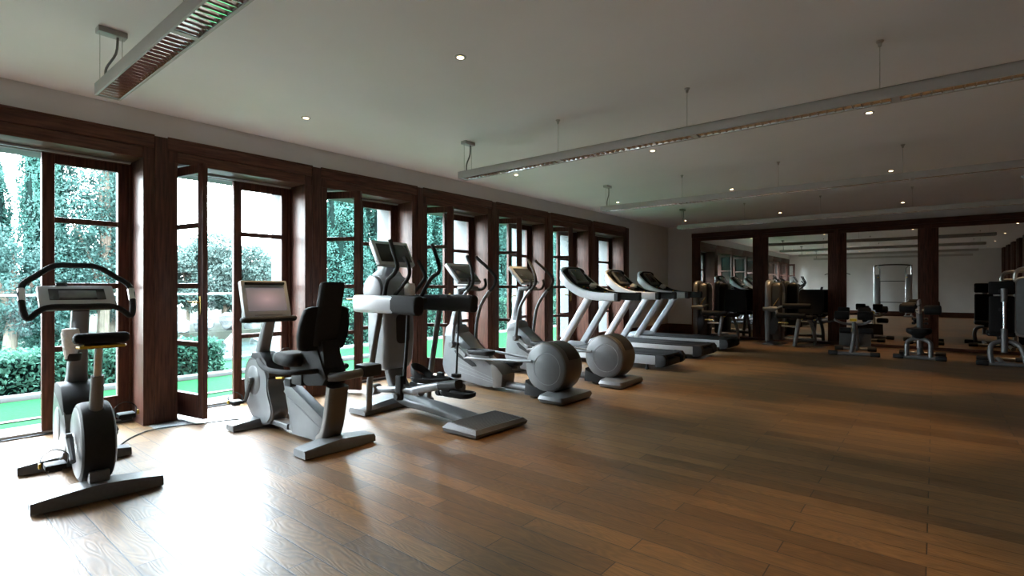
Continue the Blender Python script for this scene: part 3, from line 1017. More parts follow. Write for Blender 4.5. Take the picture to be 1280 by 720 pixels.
# swing arms with foot cups
for yy, x0, zz in ((3.20, 1.18, .23), (3.62, 1.30, .22)):
    m = MB(o)
    m.tube([(x0, yy, zz), (x0 + .45, yy, zz + .05), (x0 + .70, yy, zz + .06)], .034, 12, 1, radii=[.030, .036, .042])
    m.lathe((x0, yy, zz), [(.05, -.05), (.055, -.03), (.055, .03), (.05, .05)], 'y', 18)
    a_ = m.build('swing_arm', M['silver'], t)
    m = MB(o)
    m.box((x0 + .42, yy - .03, zz + .07), (.085, .05, .24), .022)
    m.lathe((x0 + .42, yy - .06, zz - .01), [(.028, -.02), (.036, 0), (.036, .02)], 'y', 16)
    m.build('pivot_link', M['black'], a_)
m = MB(o)
m.sweep(spline([(1.80, 3.20, .295), (2.0, 3.205, .345), (2.2, 3.22, .39), (2.30, 3.22, .40)], 4), rrect(.085, .07, .025, 3), scale=[(1.05, 1.1)] * 6 + [(1, 1)] * 3 + [(.95, .95)] * 3 + [(.8, .7)])
m.build('arm_grip', M['grey'], t)
m = MB(o)
m.sweep([(2.12, 3.22, .375), (2.34, 3.225, .41)], rrect(.10, .075, .025, 3))
m.build('arm_tip', M['black'], t)
def foot_cup(x, y, z, yaw, name='pedal'):
    m = MB(o)
    c, s = math.cos(yaw), math.sin(yaw)
    P = lambda a, b, h: (x + a * c - b * s, y + a * s + b * c, z + h)
    S = []
    for h, k in ((0, .80), (.018, .97), (.05, 1.0), (.055, .96), (.032, .90), (.030, .3)):
        S.append([P(a * k, b * k, h) for a, b in rrect(.40, .19, .08, 5)])
    m.loft(S)
    q = m.build(name, M['black'], t)
    m = MB(o)
    m.sweep(spline([P(-.04, -.085, .045), P(-.13, -.09, .10), P(-.19, -.04, .14), P(-.195, .04, .14), P(-.13, .09, .10), P(-.04, .085, .045)], 4), rrect(.012, .07, .005, 2))
    m.build('toe_guard', M['black'], q)
foot_cup(1.93, 3.62, .185, .05)
foot_cup(1.75, 3.42, .33, .25)
m = MB((1.40, CY_ + .02, 1.165))
m.lathe((1.40, CY_ + .02, 1.165), [(.050, 0), (.055, .01), (.057, .10), (.050, .13), (.02, .133), (.0, .125)], 'z', 18)
tag(m.build('rolled_towel', M['towel'], None, (1.40, CY_ + .02, 1.165)), 'rolled white towel standing behind the cross trainer levers', 'towel')
m = MB(o)
m.lathe((1.40, CY_ + .02, 1.12), [(.062, 0), (.066, .03), (.066, .055), (.060, .055), (.056, .042), (.0, .042)], 'z', 18)
m.bar((1.16, CY_ + .02, 1.13), (1.36, CY_ + .02, 1.13), .08, .03, .008)
m.build('cup_holder', M['black'], t)
# ---- elliptical trainers
EX, EY = 1.4, 4.87
t = thing('elliptical_trainer', 'silver elliptical trainer with round rear drum, beside the cross trainer', 'elliptical trainer', (EX, EY, 0), 0, 'elliptical trainers')
o = (EX, EY, 0)
m = MB(o)
pts = [(.57, .74), (.55, .49), (.51, .24), (.54, .15), (.62, .09), (1.29, .03), (1.50, .07), (1.53, .20), (1.44, .29), (1.13, .40), (.85, .60), (.76, .70)]
m.prism(pts, EY - .12, EY + .12, 'xz', .02, 3)
hs = m.build('front_housing', M['silver'], t)
m = MB(o)
for s in (-1, 1):
    yy = EY + s * .121
    for z0_, z1_ in ((.30, .105), (.245, .075), (.19, .055)):
        m.bar((.78, yy, z0_), (1.42, yy, z1_ + .04), .004, .006, .001)
m.build('panel_seams', M['grey'], hs)
for s in (-1, 1):
    MB(o).prism([(.74, .44), (.80, .455), (1.10, .31), (1.13, .275), (1.06, .265), (.80, .375)], EY + s * .123 - .006, EY + s * .123 + .006, 'xz', .003).build('link_slot', M['black'], hs)
m = MB(o); m.prism([(1.36, .335), (1.46, .30), (1.55, .21), (1.535, .06), (1.40, .04)], EY - .123, EY + .123, 'xz', .014); m.build('rear_cover', M['taupe'], hs)
m = MB(o)
m.loft([[(x + a, EY + b, z) for a, b in rrect(w, d, .03, 3)] for x, z, w, d in ((.66, .68, .22, .20), (.645, .78, .14, .14), (.66, .95, .10, .10), (.72, 1.18, .085, .09), (.74, 1.27, .08, .09))])
m.build('column', M['silver'], t)
m = MB(o); m.loft([[(x + a, EY + b, z) for a, b in rrect(w, d, .04, 3)] for x, z, w, d in ((.66, .62, .25, .25), (.67, .72, .235, .245), (.67, .77, .17, .19))]); m.build('column_collar', M['grey'], t)
rt = (0, math.radians(45), 0)
m = MB(o); m.box((.775, EY, 1.435), (.345, .42, .055), .016, rt); cs = m.build('console', M['pale_silver'], t)
m = MB(o); m.box((.802, EY, 1.455), (.23, .36, .012), .004, rt); m.build('screen', M['lcd'], cs)
m = MB(o); m.box((.90, EY, 1.352), (.05, .36, .014), .004, rt); m.build('key_strip', M['lcd'], cs)
m = MB(o)   # fixed handlebar
m.tube([(1.02, EY - .15, 1.37), (1.035, EY - .155, 1.30), (.98, EY - .155, 1.235), (.88, EY - .13, 1.23), (.76, EY - .05, 1.225), (.76, EY + .05, 1.225), (.88, EY + .13, 1.23), (.98, EY + .155, 1.235), (1.035, EY + .155, 1.30), (1.02, EY + .15, 1.37)], .018, 12, 5)
m.build('fixed_handlebar', M['rubber'], t)
m = MB(o); m.box((.86, EY, 1.245), (.20, .20, .05), .015); m.build('bottle_tray', M['grey'], t)
for s in (-1, 1):   # moving levers
    yy = EY + s * .21
    lv = MB(o).tube([(1.06, yy, 1.215), (.97, yy, 1.12), (.88, yy, .98), (.825, yy, .78), (.80, yy, .54)], .022, 12, 5).build('lever_tube', M['silver'], t)
    MB(o).tube([(.93, EY + s * .08, 1.66), (.95, EY + s * .095, 1.63), (1.06, EY + s * .15, 1.52), (1.15, yy, 1.40), (1.15, yy, 1.32), (1.12, yy, 1.265), (1.05, yy, 1.205)], .020, 12, 5).build('lever_grip', M['rubber'], lv)
    MB(o).lathe((.80, yy, .53), [(.034, -.045), (.042, -.03), (.042, .03), (.034, .045)], 'y', 18).build('lever_pivot', M['silver'], lv)
    m = MB(o); m.tube([(.80, yy - s * .03, .53), (.80, EY + s * .10, .53)], .026, 12, 1); m.build('pivot_axle', M['black'], t)
    m = MB(o)
    m.tube([(2.06, EY + s * .215, .40 - s * .03), (1.55, EY + s * .215, .40), (1.0, EY + s * .205, .41 + .03 * s)], .016, 12, 1)
    m.bar((.84, yy - s * .02, .50), (1.02, EY + s * .205, .40), .035, .06, .01)
    m.build('pedal_rail', M['grey'], t)
# drum, base, rail
m = MB(o)
m.lathe((2.21, EY, .365), [(.255, -.170), (.272, -.163), (.283, -.140), (.283, .140), (.272, .163), (.255, .170)], 'y', 56)
dr = m.build('flywheel_drum', M['taupe'], t)
for s in (-1, 1):
    m = MB(o); m.lathe((2.21, EY, .365), [(.0, s * .178), (.245, s * .178), (.258, s * .170)], 'y', 48); sd = m.build('side_disc', M['silver'], dr)
for s in (-1, 1):
    MB(o).lathe((2.24, EY, .355), [(.172, s * .177), (.172, s * .1815), (.178, s * .1815), (.178, s * .177)], 'y', 48).build('disc_ring', M['body_silver'], dr)
m = MB(o)
A = [(2.21 + .288 * math.cos(a), .365 + .288 * math.sin(a)) for a in [math.radians(d) for d in range(20, 88, 6)]]
B = [(2.21 + .270 * math.cos(a), .365 + .270 * math.sin(a)) for a in [math.radians(d) for d in range(20, 88, 6)]][::-1]
m.prism(A + B, EY - .095, EY + .115, 'xz', .004); m.build('drum_window', M['dark_shroud'], dr)
m = MB(o)
m.loft([[(x + a, EY + b, z) for a, b in rrect(w, d, .03, 2)] for x, z, w, d in ((2.37, .012, .30, .60), (2.37, .05, .33, .64), (2.37, .085, .31, .60), (2.34, .11, .20, .40))])
m.build('rear_foot', M['foot_grey'], t)
m = MB(o); m.prism([(1.92, .03), (2.20, .03), (2.26, .12), (2.02, .13), (1.93, .20)], EY - .17, EY + .17, 'xz', .01); m.build('drum_cradle', M['black'], t)
MB(o).tube([(1.45, EY, .075), (2.10, EY, .075)], .045, 14, 1).build('base_rail', M['silver'], t)
floor_beam(MB(o), .62, EY - .30, EY + .30, .15, .05, .85, .06).build('front_foot', M['foot_grey'], t)
for x, y, z in ((1.26, EY - .18, .455), (1.40, EY + .18, .30)):
    m = MB(o)
    m.loft([[(x + a * k, y + b * k, z + h) for a, b in rrect(.40, .17, .075, 5)] for h, k in ((-.02, .85), (0, .98), (.035, 1.0), (.04, .96), (.018, .90), (.016, .3))])
    q = m.build('pedal', M['black'], t)
    m = MB(o); m.bar((x - .16, y, z - .05), (x + .16, y, z - .03), .06, .05, .01); m.build('pedal_bracket', M['grey'], q)
dup(t, (EX + .06, EY + 1.21, 0), 0, 'silver elliptical trainer with round rear drum, beside the nearest treadmill', 'elliptical trainers')

# ---- treadmills
TX, TY = 1.3, 7.87
HW = .40
t = thing('treadmill', 'white and black treadmill nearest the elliptical trainers', 'treadmill', (TX, TY, 0), 0, 'treadmills in a row')
o = (TX, TY, 0)
m = MB(o)
for s in (-1, 1):
    m.span((.30, TY + s * (HW - .10), .085), (2.28, TY + s * HW, .225), .012)
m.build('side_rail', M['pale_silver'], t)
m = MB(o); m.span((.30, TY - HW + .095, .08), (2.30, TY + HW - .095, .215), .01); m.build('deck', M['black'], t)
m = MB(o); m.span((.55, TY - .26, .2), (2.39, TY + .26, .232), .012); m.build('running_belt', M['rubber'], t)
m = MB(o)
for s in (-1, 1):
    m.span((.55, TY + s * .265, .205), (2.30, TY + s * (HW - .004), .238), .008)
m.build('foot_rail', M['black'], t)
m = MB(o)
for s in (-1, 1):
    m.prism([(2.27, .045), (2.40, .06), (2.44, .10), (2.44, .19), (2.40, .24), (2.27, .243)], TY + s * HW - (.10 if s > 0 else -.0) , TY + s * HW + (.10 if s < 0 else 0), 'xz', .014)
m.span((2.27, TY - HW + .05, .05), (2.39, TY + HW - .05, .15), .02)
m.build('rear_cap', M['black'], t)
m = MB(o)
S = [[(x, TY + b * k, max(z0, z)) for b, z in ((-HW, .08), (HW, .08), (HW, h * .8), (HW - .06, h), (-HW + .06, h), (-HW, h * .8))] for x, h, k, z0 in ((.10, .16, .9, .05), (.13, .20, .98, .05), (.30, .275, 1, .05), (.55, .275, 1, .05), (.66, .235, 1, .05))]
m.loft(S)
m.build('motor_hood', M['silver'], t)
for x in (.35, 2.12):
    for s in (-1, 1):
        MB(o).lathe((x, TY + s * (HW - .06), 0), [(.032, .0), (.032, .02), (.018, .03), (.018, .09)], 'z', 14).build('foot', M['black'], t)
for s in (-1, 1):
    yy = TY + s * (HW - .035)
    m = MB(o)
    m.sweep([(.50, yy, .17), (.60, yy, .32), (.87, yy, .73), (1.10, yy, 1.08)], rrect(.085, .135, .04, 4), up=(-1, 0, .6))
    m.build('upright', M['pale_silver'], t)
# console shell: a U-shaped arm that rises to a head at the front
arm_l = [(1.63, -HW, 1.105), (1.40, -HW, 1.108), (1.17, -HW, 1.125), (.97, -HW, 1.175), (.80, -HW + .003, 1.255), (.66, -HW + .012, 1.36), (.565, -HW + .04, 1.455), (.535, -HW + .09, 1.515), (.53, -HW + .17, 1.545), (.52, -.12, 1.555)]
full = arm_l + [(x, -y, z) for x, y, z in arm_l[::-1]]
path = spline([(x, TY + y, z) for x, y, z in full], 5)
m = MB(o)
m.sweep(path, rrect(.055, .135, .022, 4))
m.build('console_shell', M['pale_silver'], t)
# dark inside: arm linings and tray
m = MB(o)
inn = spline([(x + (.05 if abs(y) < HW - .05 else .012), TY + y * .885, z - .004) for x, y, z in full], 5)
m.sweep(inn, rrect(.045, .130, .015, 3))
ar = m.build('arm_lining', M['rubber'], t)
for s in (-1, 1):
    MB(o).sweep([(1.60, TY + s * (HW - .022), 1.105), (1.665, TY + s * (HW - .022), 1.105)], rrect(.105, .14, .03, 3)).build('arm_cap', M['black'], t)
m = MB(o)
S = []
for x, z, w in ((.56, 1.525, .31), (.66, 1.40, .34), (.78, 1.30, .35), (.95, 1.215, .35), (1.12, 1.175, .345), (1.20, 1.165, .33)):
    S.append([(x, TY - w, z - .06), (x, TY + w, z - .06), (x, TY + w, z), (x, TY - w, z)])
m.loft(S)
tr = m.build('console_tray', M['black'], t)
rt = (0, math.radians(50), 0)
m = MB(o); m.box((.685, TY - .03, 1.455), (.33, .40, .035), .014, rt); sc = m.build('console', M['grey'], t)
m = MB(o); m.box((.690, TY - .03, 1.471), (.24, .30, .014), .004, rt); m.build('screen', M['lcd'], sc)
m = MB(o)
for yy in (-.22, .22):
    m.lathe((.93, TY + yy, 1.205), [(.055, 0), (.06, .03), (.06, .045), (.05, .045), (.048, .02), (0, .02)], 'z', 18)
m.build('cup_holder', M['black'], t)
m = MB(o); m.box((.90, TY - .06, 1.252), (.03, .03, .014), .004, (0, math.radians(25), 0)); m.build('stop_button', M['red'], t)
m = MB(o); m.box((.63, TY - .03, 1.55), (.012, .02, .02), .003); m.box((.88, TY - .16, 1.272), (.02, .02, .016), .003); m.box((1.14, TY + .10, 1.185), (.02, .025, .02), .003); m.build('key_tag', M['yellow'], t)
dup(t, (TX, TY + 1.57, 0), 0, 'white and black treadmill in the middle of the three', 'treadmills in a row')
dup(t, (TX, TY + 3.02, 0), 0, 'white and black treadmill farthest from the camera, beside the mirrors', 'treadmills in a row')
for k, (dy, lb) in enumerate(((0, 'crumpled white towel on the tray of the nearest treadmill'), (1.57, 'crumpled white towel on the tray of the middle treadmill'), (3.02, 'crumpled white towel on the tray of the farthest treadmill'))):
    tag(crumple('hand_towel', (.92, TY + .08 + dy, 1.285), .062, seed=k + 3, squash=(1, 1.1, .85)), lb, 'towel', 'towels on the treadmills')

# ---- leg machines along the mirrors
def leg_machine(x, y, label, upper_roller):
    t = thing('leg_machine', label, 'leg machine', (x, y, 0), 0, 'seated leg machines at the mirrors')
    o = (x, y, 0)
    # weight tower on the left, seen edge-on
    m = MB(o)
    tower = []
    for z, w, d in ((.06, .05, .40), (.10, .10, .50), (.5, .12, .52), (1.0, .12, .52), (1.28, .12, .50), (1.37, .115, .42), (1.41, .10, .30), (1.425, .06, .20)):
        tower.append([(x - .32 + a, y + .28 + b, z) for a, b in rrect(w, d, .045, 4)])
    m.loft(tower)
    tw = m.build('weight_tower', M['silver'], t)
    m = MB(o)
    tower = []
    for z, w, d in ((.12, .20, .36), (.5, .22, .40), (1.25, .22, .38), (1.34, .20, .32), (1.38, .12, .2)):
        tower.append([(x - .16 + a, y + .28 + b, z) for a, b in rrect(w, d, .05, 4)])
    m.loft(tower)
    m.build('shroud', M['dark_shroud'], tw)
    m = MB(o); m.box((x - .04, y + .28, .72), (.012, .18, .85), .004); m.build('stack_window', M['card'], tw)
    m = MB(o); m.span((x - .40, y - .02, 0), (x - .18, y + .58, .035), .01); m.build('tower_foot', M['foot_grey'], tw)
    # frame
    m = MB(o)
    m.tube([(x + .22, y + .02, .01), (x + .26, y + .04, .30), (x + .29, y + .10, .58)], .042, 12, 5)
    fr = m.build('front_leg', M['silver'], t)
    m = MB(o); m.tube([(x + .52, y + .55, .01), (x + .50, y + .52, .30), (x + .42, y + .45, .58)], .036, 12, 5); m.build('rear_leg', M['silver'], t)
    m = MB(o)
    m.tube([(x - .30, y + .15, .42), (x + .28, y + .12, .42)], .022, 10, 1)
    m.tube([(x - .30, y + .40, .12), (x + .50, y + .52, .12)], .03, 10, 1)
    m.tube([(x + .22, y + .05, .10), (x + .50, y + .52, .10)], .03, 10, 1)
    m.build('cross_tube', M['silver'], t)
    m = MB(o); m.span((x + .12, y + .10, .575), (x + .56, y + .56, .66), .03, 3); m.build('seat', M['soft_black'], t)
    # backrest leaning away from the camera
    m = MB(o)
    S = []
    for z, w in ((.68, .21), (.70, .235), (.80, .245), (1.12, .240), (1.19, .23), (1.215, .20)):
        S.append([(x + .44 + a, y + .53 + (z - .68) * .16 + b, z) for a, b in rrect(2 * w, .085, .035, 4)])
    m.loft(S)
    bk = m.build('backrest', M['soft_black'], t)
    m = MB(o); m.bar((x + .44, y + .60, .60), (x + .44, y + .68, 1.12), .05, .04, .01, up=(1, 0, 0)); m.build('back_bar', M['silver'], bk)
    # lever arm with rollers
    m = MB(o)
    m.lathe((x - .20, y + .02, .79), [(.0, -.09), (.045, -.09), (.055, -.07), (.055, .06), (.045, .08), (0, .08)], 'x', 16)
    m.tube([(x - .40, y + .02, .79), (x - .14, y + .02, .79)], .042, 14, 1)
    m.tube([(x - .15, y + .02, .79), (x - .12, y - .02, .73), (x - .10, y - .05, .66)], .025, 10, 4)
    m.tube([(x - .15, y + .02, .79), (x - .06, y + .00, .84), (x + .0, y - .03, .86)], .02, 10, 4)
    lv = m.build('lever_arm', M['silver'], t)
    def roller(px, py, pz, L, r=.062):
        m = MB(o)
        m.lathe((px, py, pz), [(r * .55, 0), (r * .9, .008), (r, .03), (r, L - .03), (r * .9, L - .008), (r * .55, L)], 'x', 22)
        m.build('roller_pad', M['soft_black'], lv)
    roller(x - .12, y - .05, .66, .56)
    if upper_roller:
        roller(x - .0, y - .03, .865, .54, .058)
    m = MB(o); m.bar((x - .20, y + .06, .86), (x - .10, y + .10, 1.03), .022, .03, .006); m.build('range_lever', M['brass'], t)
    m = MB(o); m.lathe((x + .36, y + .02, .60), [(.0, -.02), (.02, -.015), (.02, .02), (0, .022)], 'y', 12); m.lathe((x + .52, y + .46, .56), [(.0, -.02), (.018, -.015), (.018, .02), (0, .022)], 'y', 12); m.build('pull_pin', M['yellow'], t)
    m = MB(o); m.prism([(x - .28, .50), (x - .20, .62), (x - .12, .62), (x - .10, .40), (x - .16, .25), (x - .26, .22)], y + .04, y + .07, 'xz', .006); m.build('cam', M['black'], t)
    m = MB(o); m.tube([(x - .20, y + .10, .44), (x - .08, y + .06, .50), (x + .10, y + .02, .50)], .020, 10, 4); m.build('foot_bar', M['brass'], t)
    return t
leg_machine(1.42, 12.42, 'seated leg machine with one long roller, behind the farthest treadmill', False)
leg_machine(3.02, 12.38, 'seated leg machine with two stacked rollers between mirror posts', True)

# ---- benches in front of the mirrors
def base_bar(m, x0, x1, y, r=.032):
    m.tube([(x0, y, r + .008), (x1, y, r + .008)], r, 12, 1)
def end_caps(o, parent, x0, x1, y):
    for a, b in ((x0, x0 + .15), (x1 - .15, x1)):
        MB(o).lathe((a, y, .044), [(.036, 0), (.043, .012), (.043, b - a - .012), (.036, b - a)], 'x', 14).build('foot_cap', M['rubber'], parent)
def pad_roller(o, parent, x0, x1, y, z, r=.066):
    L = x1 - x0
    m = MB(o)
    m.lathe((x0, y, z), [(r * .6, 0), (r * .93, .01), (r, .03), (r, L - .03), (r * .93, L - .01), (r * .6, L)], 'x', 22)
    return m.build('roller_pad', M['soft_black'], parent)

x, y = 4.39, 11.38
t = thing('roller_bench', 'low grey bench with two pairs of black rollers and a hanging black foot plate', 'bench', (x, y, 0), math.radians(4))
o = (x, y, 0)
m = MB(o); base_bar(m, 4.02, 4.78, y); m.tube([(x, y, .05), (x - .01, y + .95, .05)], .035, 12, 1); m.tube([(4.12, y + .95, .04), (4.66, y + .95, .04)], .03, 12, 1); m.build('base_frame', M['silver'], t)
end_caps(o, t, 4.00, 4.80, y)
end_caps(o, t, 4.05, 4.75, y + .95)
m = MB(o); m.tube([(x - .03, y, .05), (x + .0, y + .05, .20), (x + .02, y + .14, .48), (x + .01, y + .20, .60)], .036, 12, 5); m.tube([(x + .06, y + .55, .06), (x + .05, y + .40, .36), (x + .02, y + .24, .58)], .028, 12, 5); m.build('post', M['silver'], t)
m = MB(o); m.tube([(x - .30, y + .16, .66), (x - .20, y + .18, .60), (x - .08, y + .20, .575), (x + .10, y + .20, .575), (x + .20, y + .18, .60), (x + .27, y + .16, .66)], .024, 10, 5); m.build('pad_yoke', M['silver'], t)
pad_roller(o, t, x - .30, x - .06, y + .16, .735, .080)
pad_roller(o, t, x + .06, x + .31, y + .16, .735, .080)
pad_roller(o, t, x - .22, x - .03, y + .10, .46, .055)
pad_roller(o, t, x + .08, x + .31, y + .10, .46, .058)
m = MB(o); m.box((x + .0, y + .18, .655), (.11, .06, .05), .012); m.build('warning_plate', M['yellow'], t)
m = MB(o); m.tube([(x - .50, y + .18, .60), (x - .36, y + .19, .61), (x - .28, y + .18, .64)], .022, 10, 4); m.build('grip', M['rubber'], t)
m = MB(o); m.prism([(y + .50, .14), (y + .545, .14), (y + .62, .40), (y + .575, .40)], x - .24, x + .27, 'yz', .012); m.build('foot_plate', M['dark_card'], t)
for s in (-1, 1):
    m = MB(o); m.box((x + s * .17, y + .60, .80), (.20, .07, .15), .025, (math.radians(-14), 0, 0)); m.build('reflected_pad', M['soft_black'], t)  # solid pads stand in for the bench pads' reflection in the mirror

x, y = 5.34, 11.5
t = thing('roller_bench', 'seated roller bench with arched grey legs, pivoting rollers on top and a black stool seat', 'bench', (x, y, 0), math.radians(-3))
o = (x, y, 0)
m = MB(o); base_bar(m, 5.0, 5.70, y); m.tube([(x, y, .05), (x, y + .75, .05)], .034, 12, 1); m.tube([(5.02, y + .75, .042), (5.66, y + .75, .042)], .03, 12, 1); m.build('base_frame', M['silver'], t)
end_caps(o, t, 4.98, 5.72, y)
end_caps(o, t, 5.0, 5.68, y + .75)
m = MB(o); m.tube([(x - .165, y, .05), (x - .165, y + .02, .22), (x - .155, y + .04, .30), (x - .09, y + .06, .345), (x, y + .06, .35), (x + .09, y + .06, .345), (x + .155, y + .04, .30), (x + .165, y + .02, .22), (x + .165, y, .05)], .036, 12, 5); m.build('arch_leg', M['silver'], t)
MB(o).tube([(x, y + .06, .20), (x, y + .06, .46)], .034, 14, 1).build('seat_post', M['steel'], t)
m = MB(o)
m.loft([[(x + a * k, y + .08 + b * k, z) for a, b in rrect(.36, .34, .12, 5)] for z, k in ((.36, .30), (.42, .55), (.455, .90), (.48, 1.), (.525, 1.), (.545, .93), (.55, .6))])
m.build('seat', M['soft_black'], t)
m = MB(o); m.tube([(x, y + .30, .05), (x, y + .28, .5), (x - .01, y + .22, .82)], .046, 14, 4); m.build('post', M['silver'], t)
m = MB(o); m.tube([(x - .24, y + .20, .86), (x + .24, y + .20, .86)], .018, 10, 1); m.tube([(x - .0, y + .2, .80), (x, y + .18, .94)], .03, 10, 1); m.build('roller_axle', M['steel'], t)
pad_roller(o, t, x - .29, x - .06, y + .20, .885, .085)
pad_roller(o, t, x + .06, x + .30, y + .20, .865, .085)
pad_roller(o, t, x - .27, x - .05, y + .38, .93, .065)
m = MB(o)
for z in (.62, .70):
    m.lathe((x - .07, y + .27, z), [(.0, -.05), (.022, -.045), (.022, 0), (.008, .01), (.008, .13), (.022, .14), (.022, .18), (0, .185)], 'x', 12)
m.build('adjust_knob', M['black'], t)
tag(crumple('water_bottle', (x + .005, y + .16, .985), .04, mat='grey', seed=9, squash=(.75, .75, 1.5)), 'small pale bottle standing on the roller axle of the seated bench', 'bottle')

x, y = 6.44, 11.32
t = thing('adjustable_bench', 'upright adjustable bench seen from behind, black pads on a chrome telescopic post', 'bench', (x, y, 0), 0)
o = (x, y, 0)
m = MB(o); base_bar(m, 6.10, 6.86, y); m.tube([(x - .04, y, .05), (x - .04, y + .80, .05)], .035, 12, 1); m.tube([(6.14, y + .80, .04), (6.74, y + .80, .04)], .032, 12, 1); m.build('base_frame', M['silver'], t)
end_caps(o, t, 6.08, 6.88, y)
end_caps(o, t, 6.12, 6.76, y + .80)
m = MB(o); m.tube([(x - .17, y, .05), (x - .19, y + .02, .22), (x - .16, y + .05, .34), (x - .05, y + .08, .40), (x + .05, y + .08, .40), (x + .15, y + .05, .34), (x + .20, y + .02, .22), (x + .23, y, .05)], .037, 12, 5); m.build('arch_leg', M['silver'], t)
MB(o).tube([(x - .02, y + .05, .22), (x - .02, y + .07, .60)], .042, 16, 1).build('lower_sleeve', M['silver'], t)
MB(o).tube([(x - .02, y + .07, .55), (x - .02, y + .08, 1.10)], .026, 16, 1).build('chrome_post', M['chrome'], t)
MB(o).tube([(x - .02, y + .08, 1.03), (x - .02, y + .10, 1.24)], .042, 16, 1).build('upper_sleeve', M['silver'], t)
m = MB(o); m.box((x - .045, y + .17, 1.25), (.32, .085, .21), .035, seg=3); m.build('head_pad', M['soft_black'], t)
m = MB(o); m.box((x - .045, y + .17, .82), (.31, .085, .60), .035, seg=3); m.build('back_pad', M['soft_black'], t)
m = MB(o); m.box((x - .045, y + .42, .50), (.34, .42, .08), .03, seg=3); m.build('seat', M['soft_black'], t)
m = MB(o); m.bar((x - .02, y + .10, .9), (x - .02, y + .14, .9), .12, .05, .01); m.bar((x - .02, y + .10, 1.2), (x - .02, y + .14, 1.2), .12, .05, .01); m.bar((x - .03, y + .15, .45), (x - .03, y + .62, .44), .07, .05, .01); m.build('pad_bracket', M['black'], t)

# ---- weight machine cut by the right picture edge
x, y = 6.92, 12.25
t = thing('weight_machine', 'chrome framed weight machine with rounded grey shield at the right picture edge', 'weight machine', (x, y, 0), 0)
o = (x, y, 0)
m = MB(o)
sec = rrect(.62, .98, .10, 5)
m.tube([(x + a, y, .93 + b) for a, b in sec], .022, 10, 1, True)
fr = m.build('shield_frame', M['pale_silver'], t)
m = MB(o); m.prism([(x + a * .96, .93 + b * .97) for a, b in sec], y - .012, y + .012, 'xz', .004); m.build('shield', M['card'], fr)
m = MB(o); m.tube([(x - .30, y + .10, 1.40), (x - .28, y + .10, 1.52), (x - .18, y + .10, 1.58), (x + .20, y + .10, 1.58), (x + .30, y + .10, 1.52), (x + .30, y + .10, .05)], .032, 12, 5); m.tube([(x - .10, y + .10, 1.58), (x - .10, y + .10, .05)], .032, 12, 1)
m.build('frame', M['steel'], t)
m = MB(o); m.tube([(x - .16, y - .05, .04), (x - .16, y + .55, .04)], .036, 12, 1); m.tube([(x + .30, y - .05, .04), (x + .30, y + .55, .04)], .036, 12, 1); m.tube([(x - .16, y + .10, .06), (x + .30, y + .10, .06)], .03, 12, 1); m.build('base_frame', M['silver'], t)
m = MB(o)
for i in range(14):
    m.span((x - .06, y + .16, .12 + i * .05), (x + .26, y + .28, .165 + i * .05), .004)
m.build('weight_stack', M['black'], t)

# ---- machines behind the camera, seen in the mirrors
x, y = 4.12, -1.22
t = thing('cable_machine', 'tall twin tower cable machine reflected in the mirror behind the low roller bench', 'cable machine', (x, y, 0), 0)
o = (x, y, 0)
for s in (-1, 1):
    xx = x + s * .56
    m = MB(o); m.tube([(xx + s * .10, y - .12, .03), (xx + s * .10, y - .12, 2.24)], .034, 12, 1); m.tube([(xx - s * .10, y - .12, .03), (xx - s * .10, y - .12, 2.10), (xx, y - .12, 2.22)], .026, 12, 1); tw = m.build('tower_post', M['chrome'], t)
    m = MB(o)
    m.loft([[(xx + a, y - .05 + b, z) for a, b in rrect(.20, .22, .05, 4)] for z in (.15, 1.84)] )
    m.build('shroud', M['card'], tw)
    m = MB(o); m.box((xx - s * .05, y + .07, 1.72), (.05, .015, .04), .003); m.build('weight_label', M['yellow'], tw)
    m = MB(o); m.span((xx - .16, y - .30, 0), (xx + .16, y + .22, .05), .012); m.build('tower_foot', M['foot_grey'], tw)
    m = MB(o); m.tube([(xx - s * .10, y + .10, 1.35), (xx - s * .10, y + .10, .55)], .005, 6, 1); m.tube([(xx - s * .16, y + .10, .53), (xx - s * .04, y + .10, .53)], .016, 8, 1); m.build('pull_handle', M['black'], tw)
m = MB(o); m.tube([(x - .68, y - .12, 2.22), (x - .3, y - .12, 2.27), (x + .3, y - .12, 2.27), (x + .68, y - .12, 2.22)], .030, 10, 4); m.tube([(x - .46, y - .12, 1.55), (x + .46, y - .12, 1.55)], .016, 10, 1); m.tube([(x - .46, y - .12, .62), (x + .46, y - .12, .62)], .016, 10, 1)
m.build('cross_bar', M['black'], t)
x, y = 1.75, -1.1
t = thing('pulldown_machine', 'curved arm pulldown machine reflected in the mirror behind the two roller leg machine', 'pulldown machine', (x, y, 0), 0)
o = (x, y, 0)
m = MB(o); m.tube([(x, y - .2, .03), (x, y - .2, 1.95), (x + .06, y - .15, 2.2), (x + .25, y + .05, 2.28), (x + .35, y + .2, 2.2)], .04, 12, 5); m.tube([(x + .22, y - .2, .03), (x + .22, y - .2, 1.7), (x + .12, y - .2, 1.95)], .03, 12, 4); m.build('mast', M['silver'], t)
m = MB(o); m.tube([(x + .35, y + .2, 2.2), (x + .35, y + .2, 1.95)], .005, 6, 1); m.tube([(x - .15, y + .2, 1.86), (x + .05, y + .2, 1.93), (x + .35, y + .2, 1.95), (x + .65, y + .2, 1.93), (x + .85, y + .2, 1.86)], .016, 8, 4); m.build('pull_bar', M['black'], t)
m = MB(o); m.span((x - .16, y - .30, 0), (x + .38, y - .12, .05), .01); m.span((x + .02, y - .2, .01), (x + .20, y + .75, .05), .01); m.build('base_frame', M['foot_grey'], t)
m = MB(o); m.span((x - .08, y + .30, .46), (x + .30, y + .68, .53), .03, 3); m.build('seat', M['soft_black'], t)
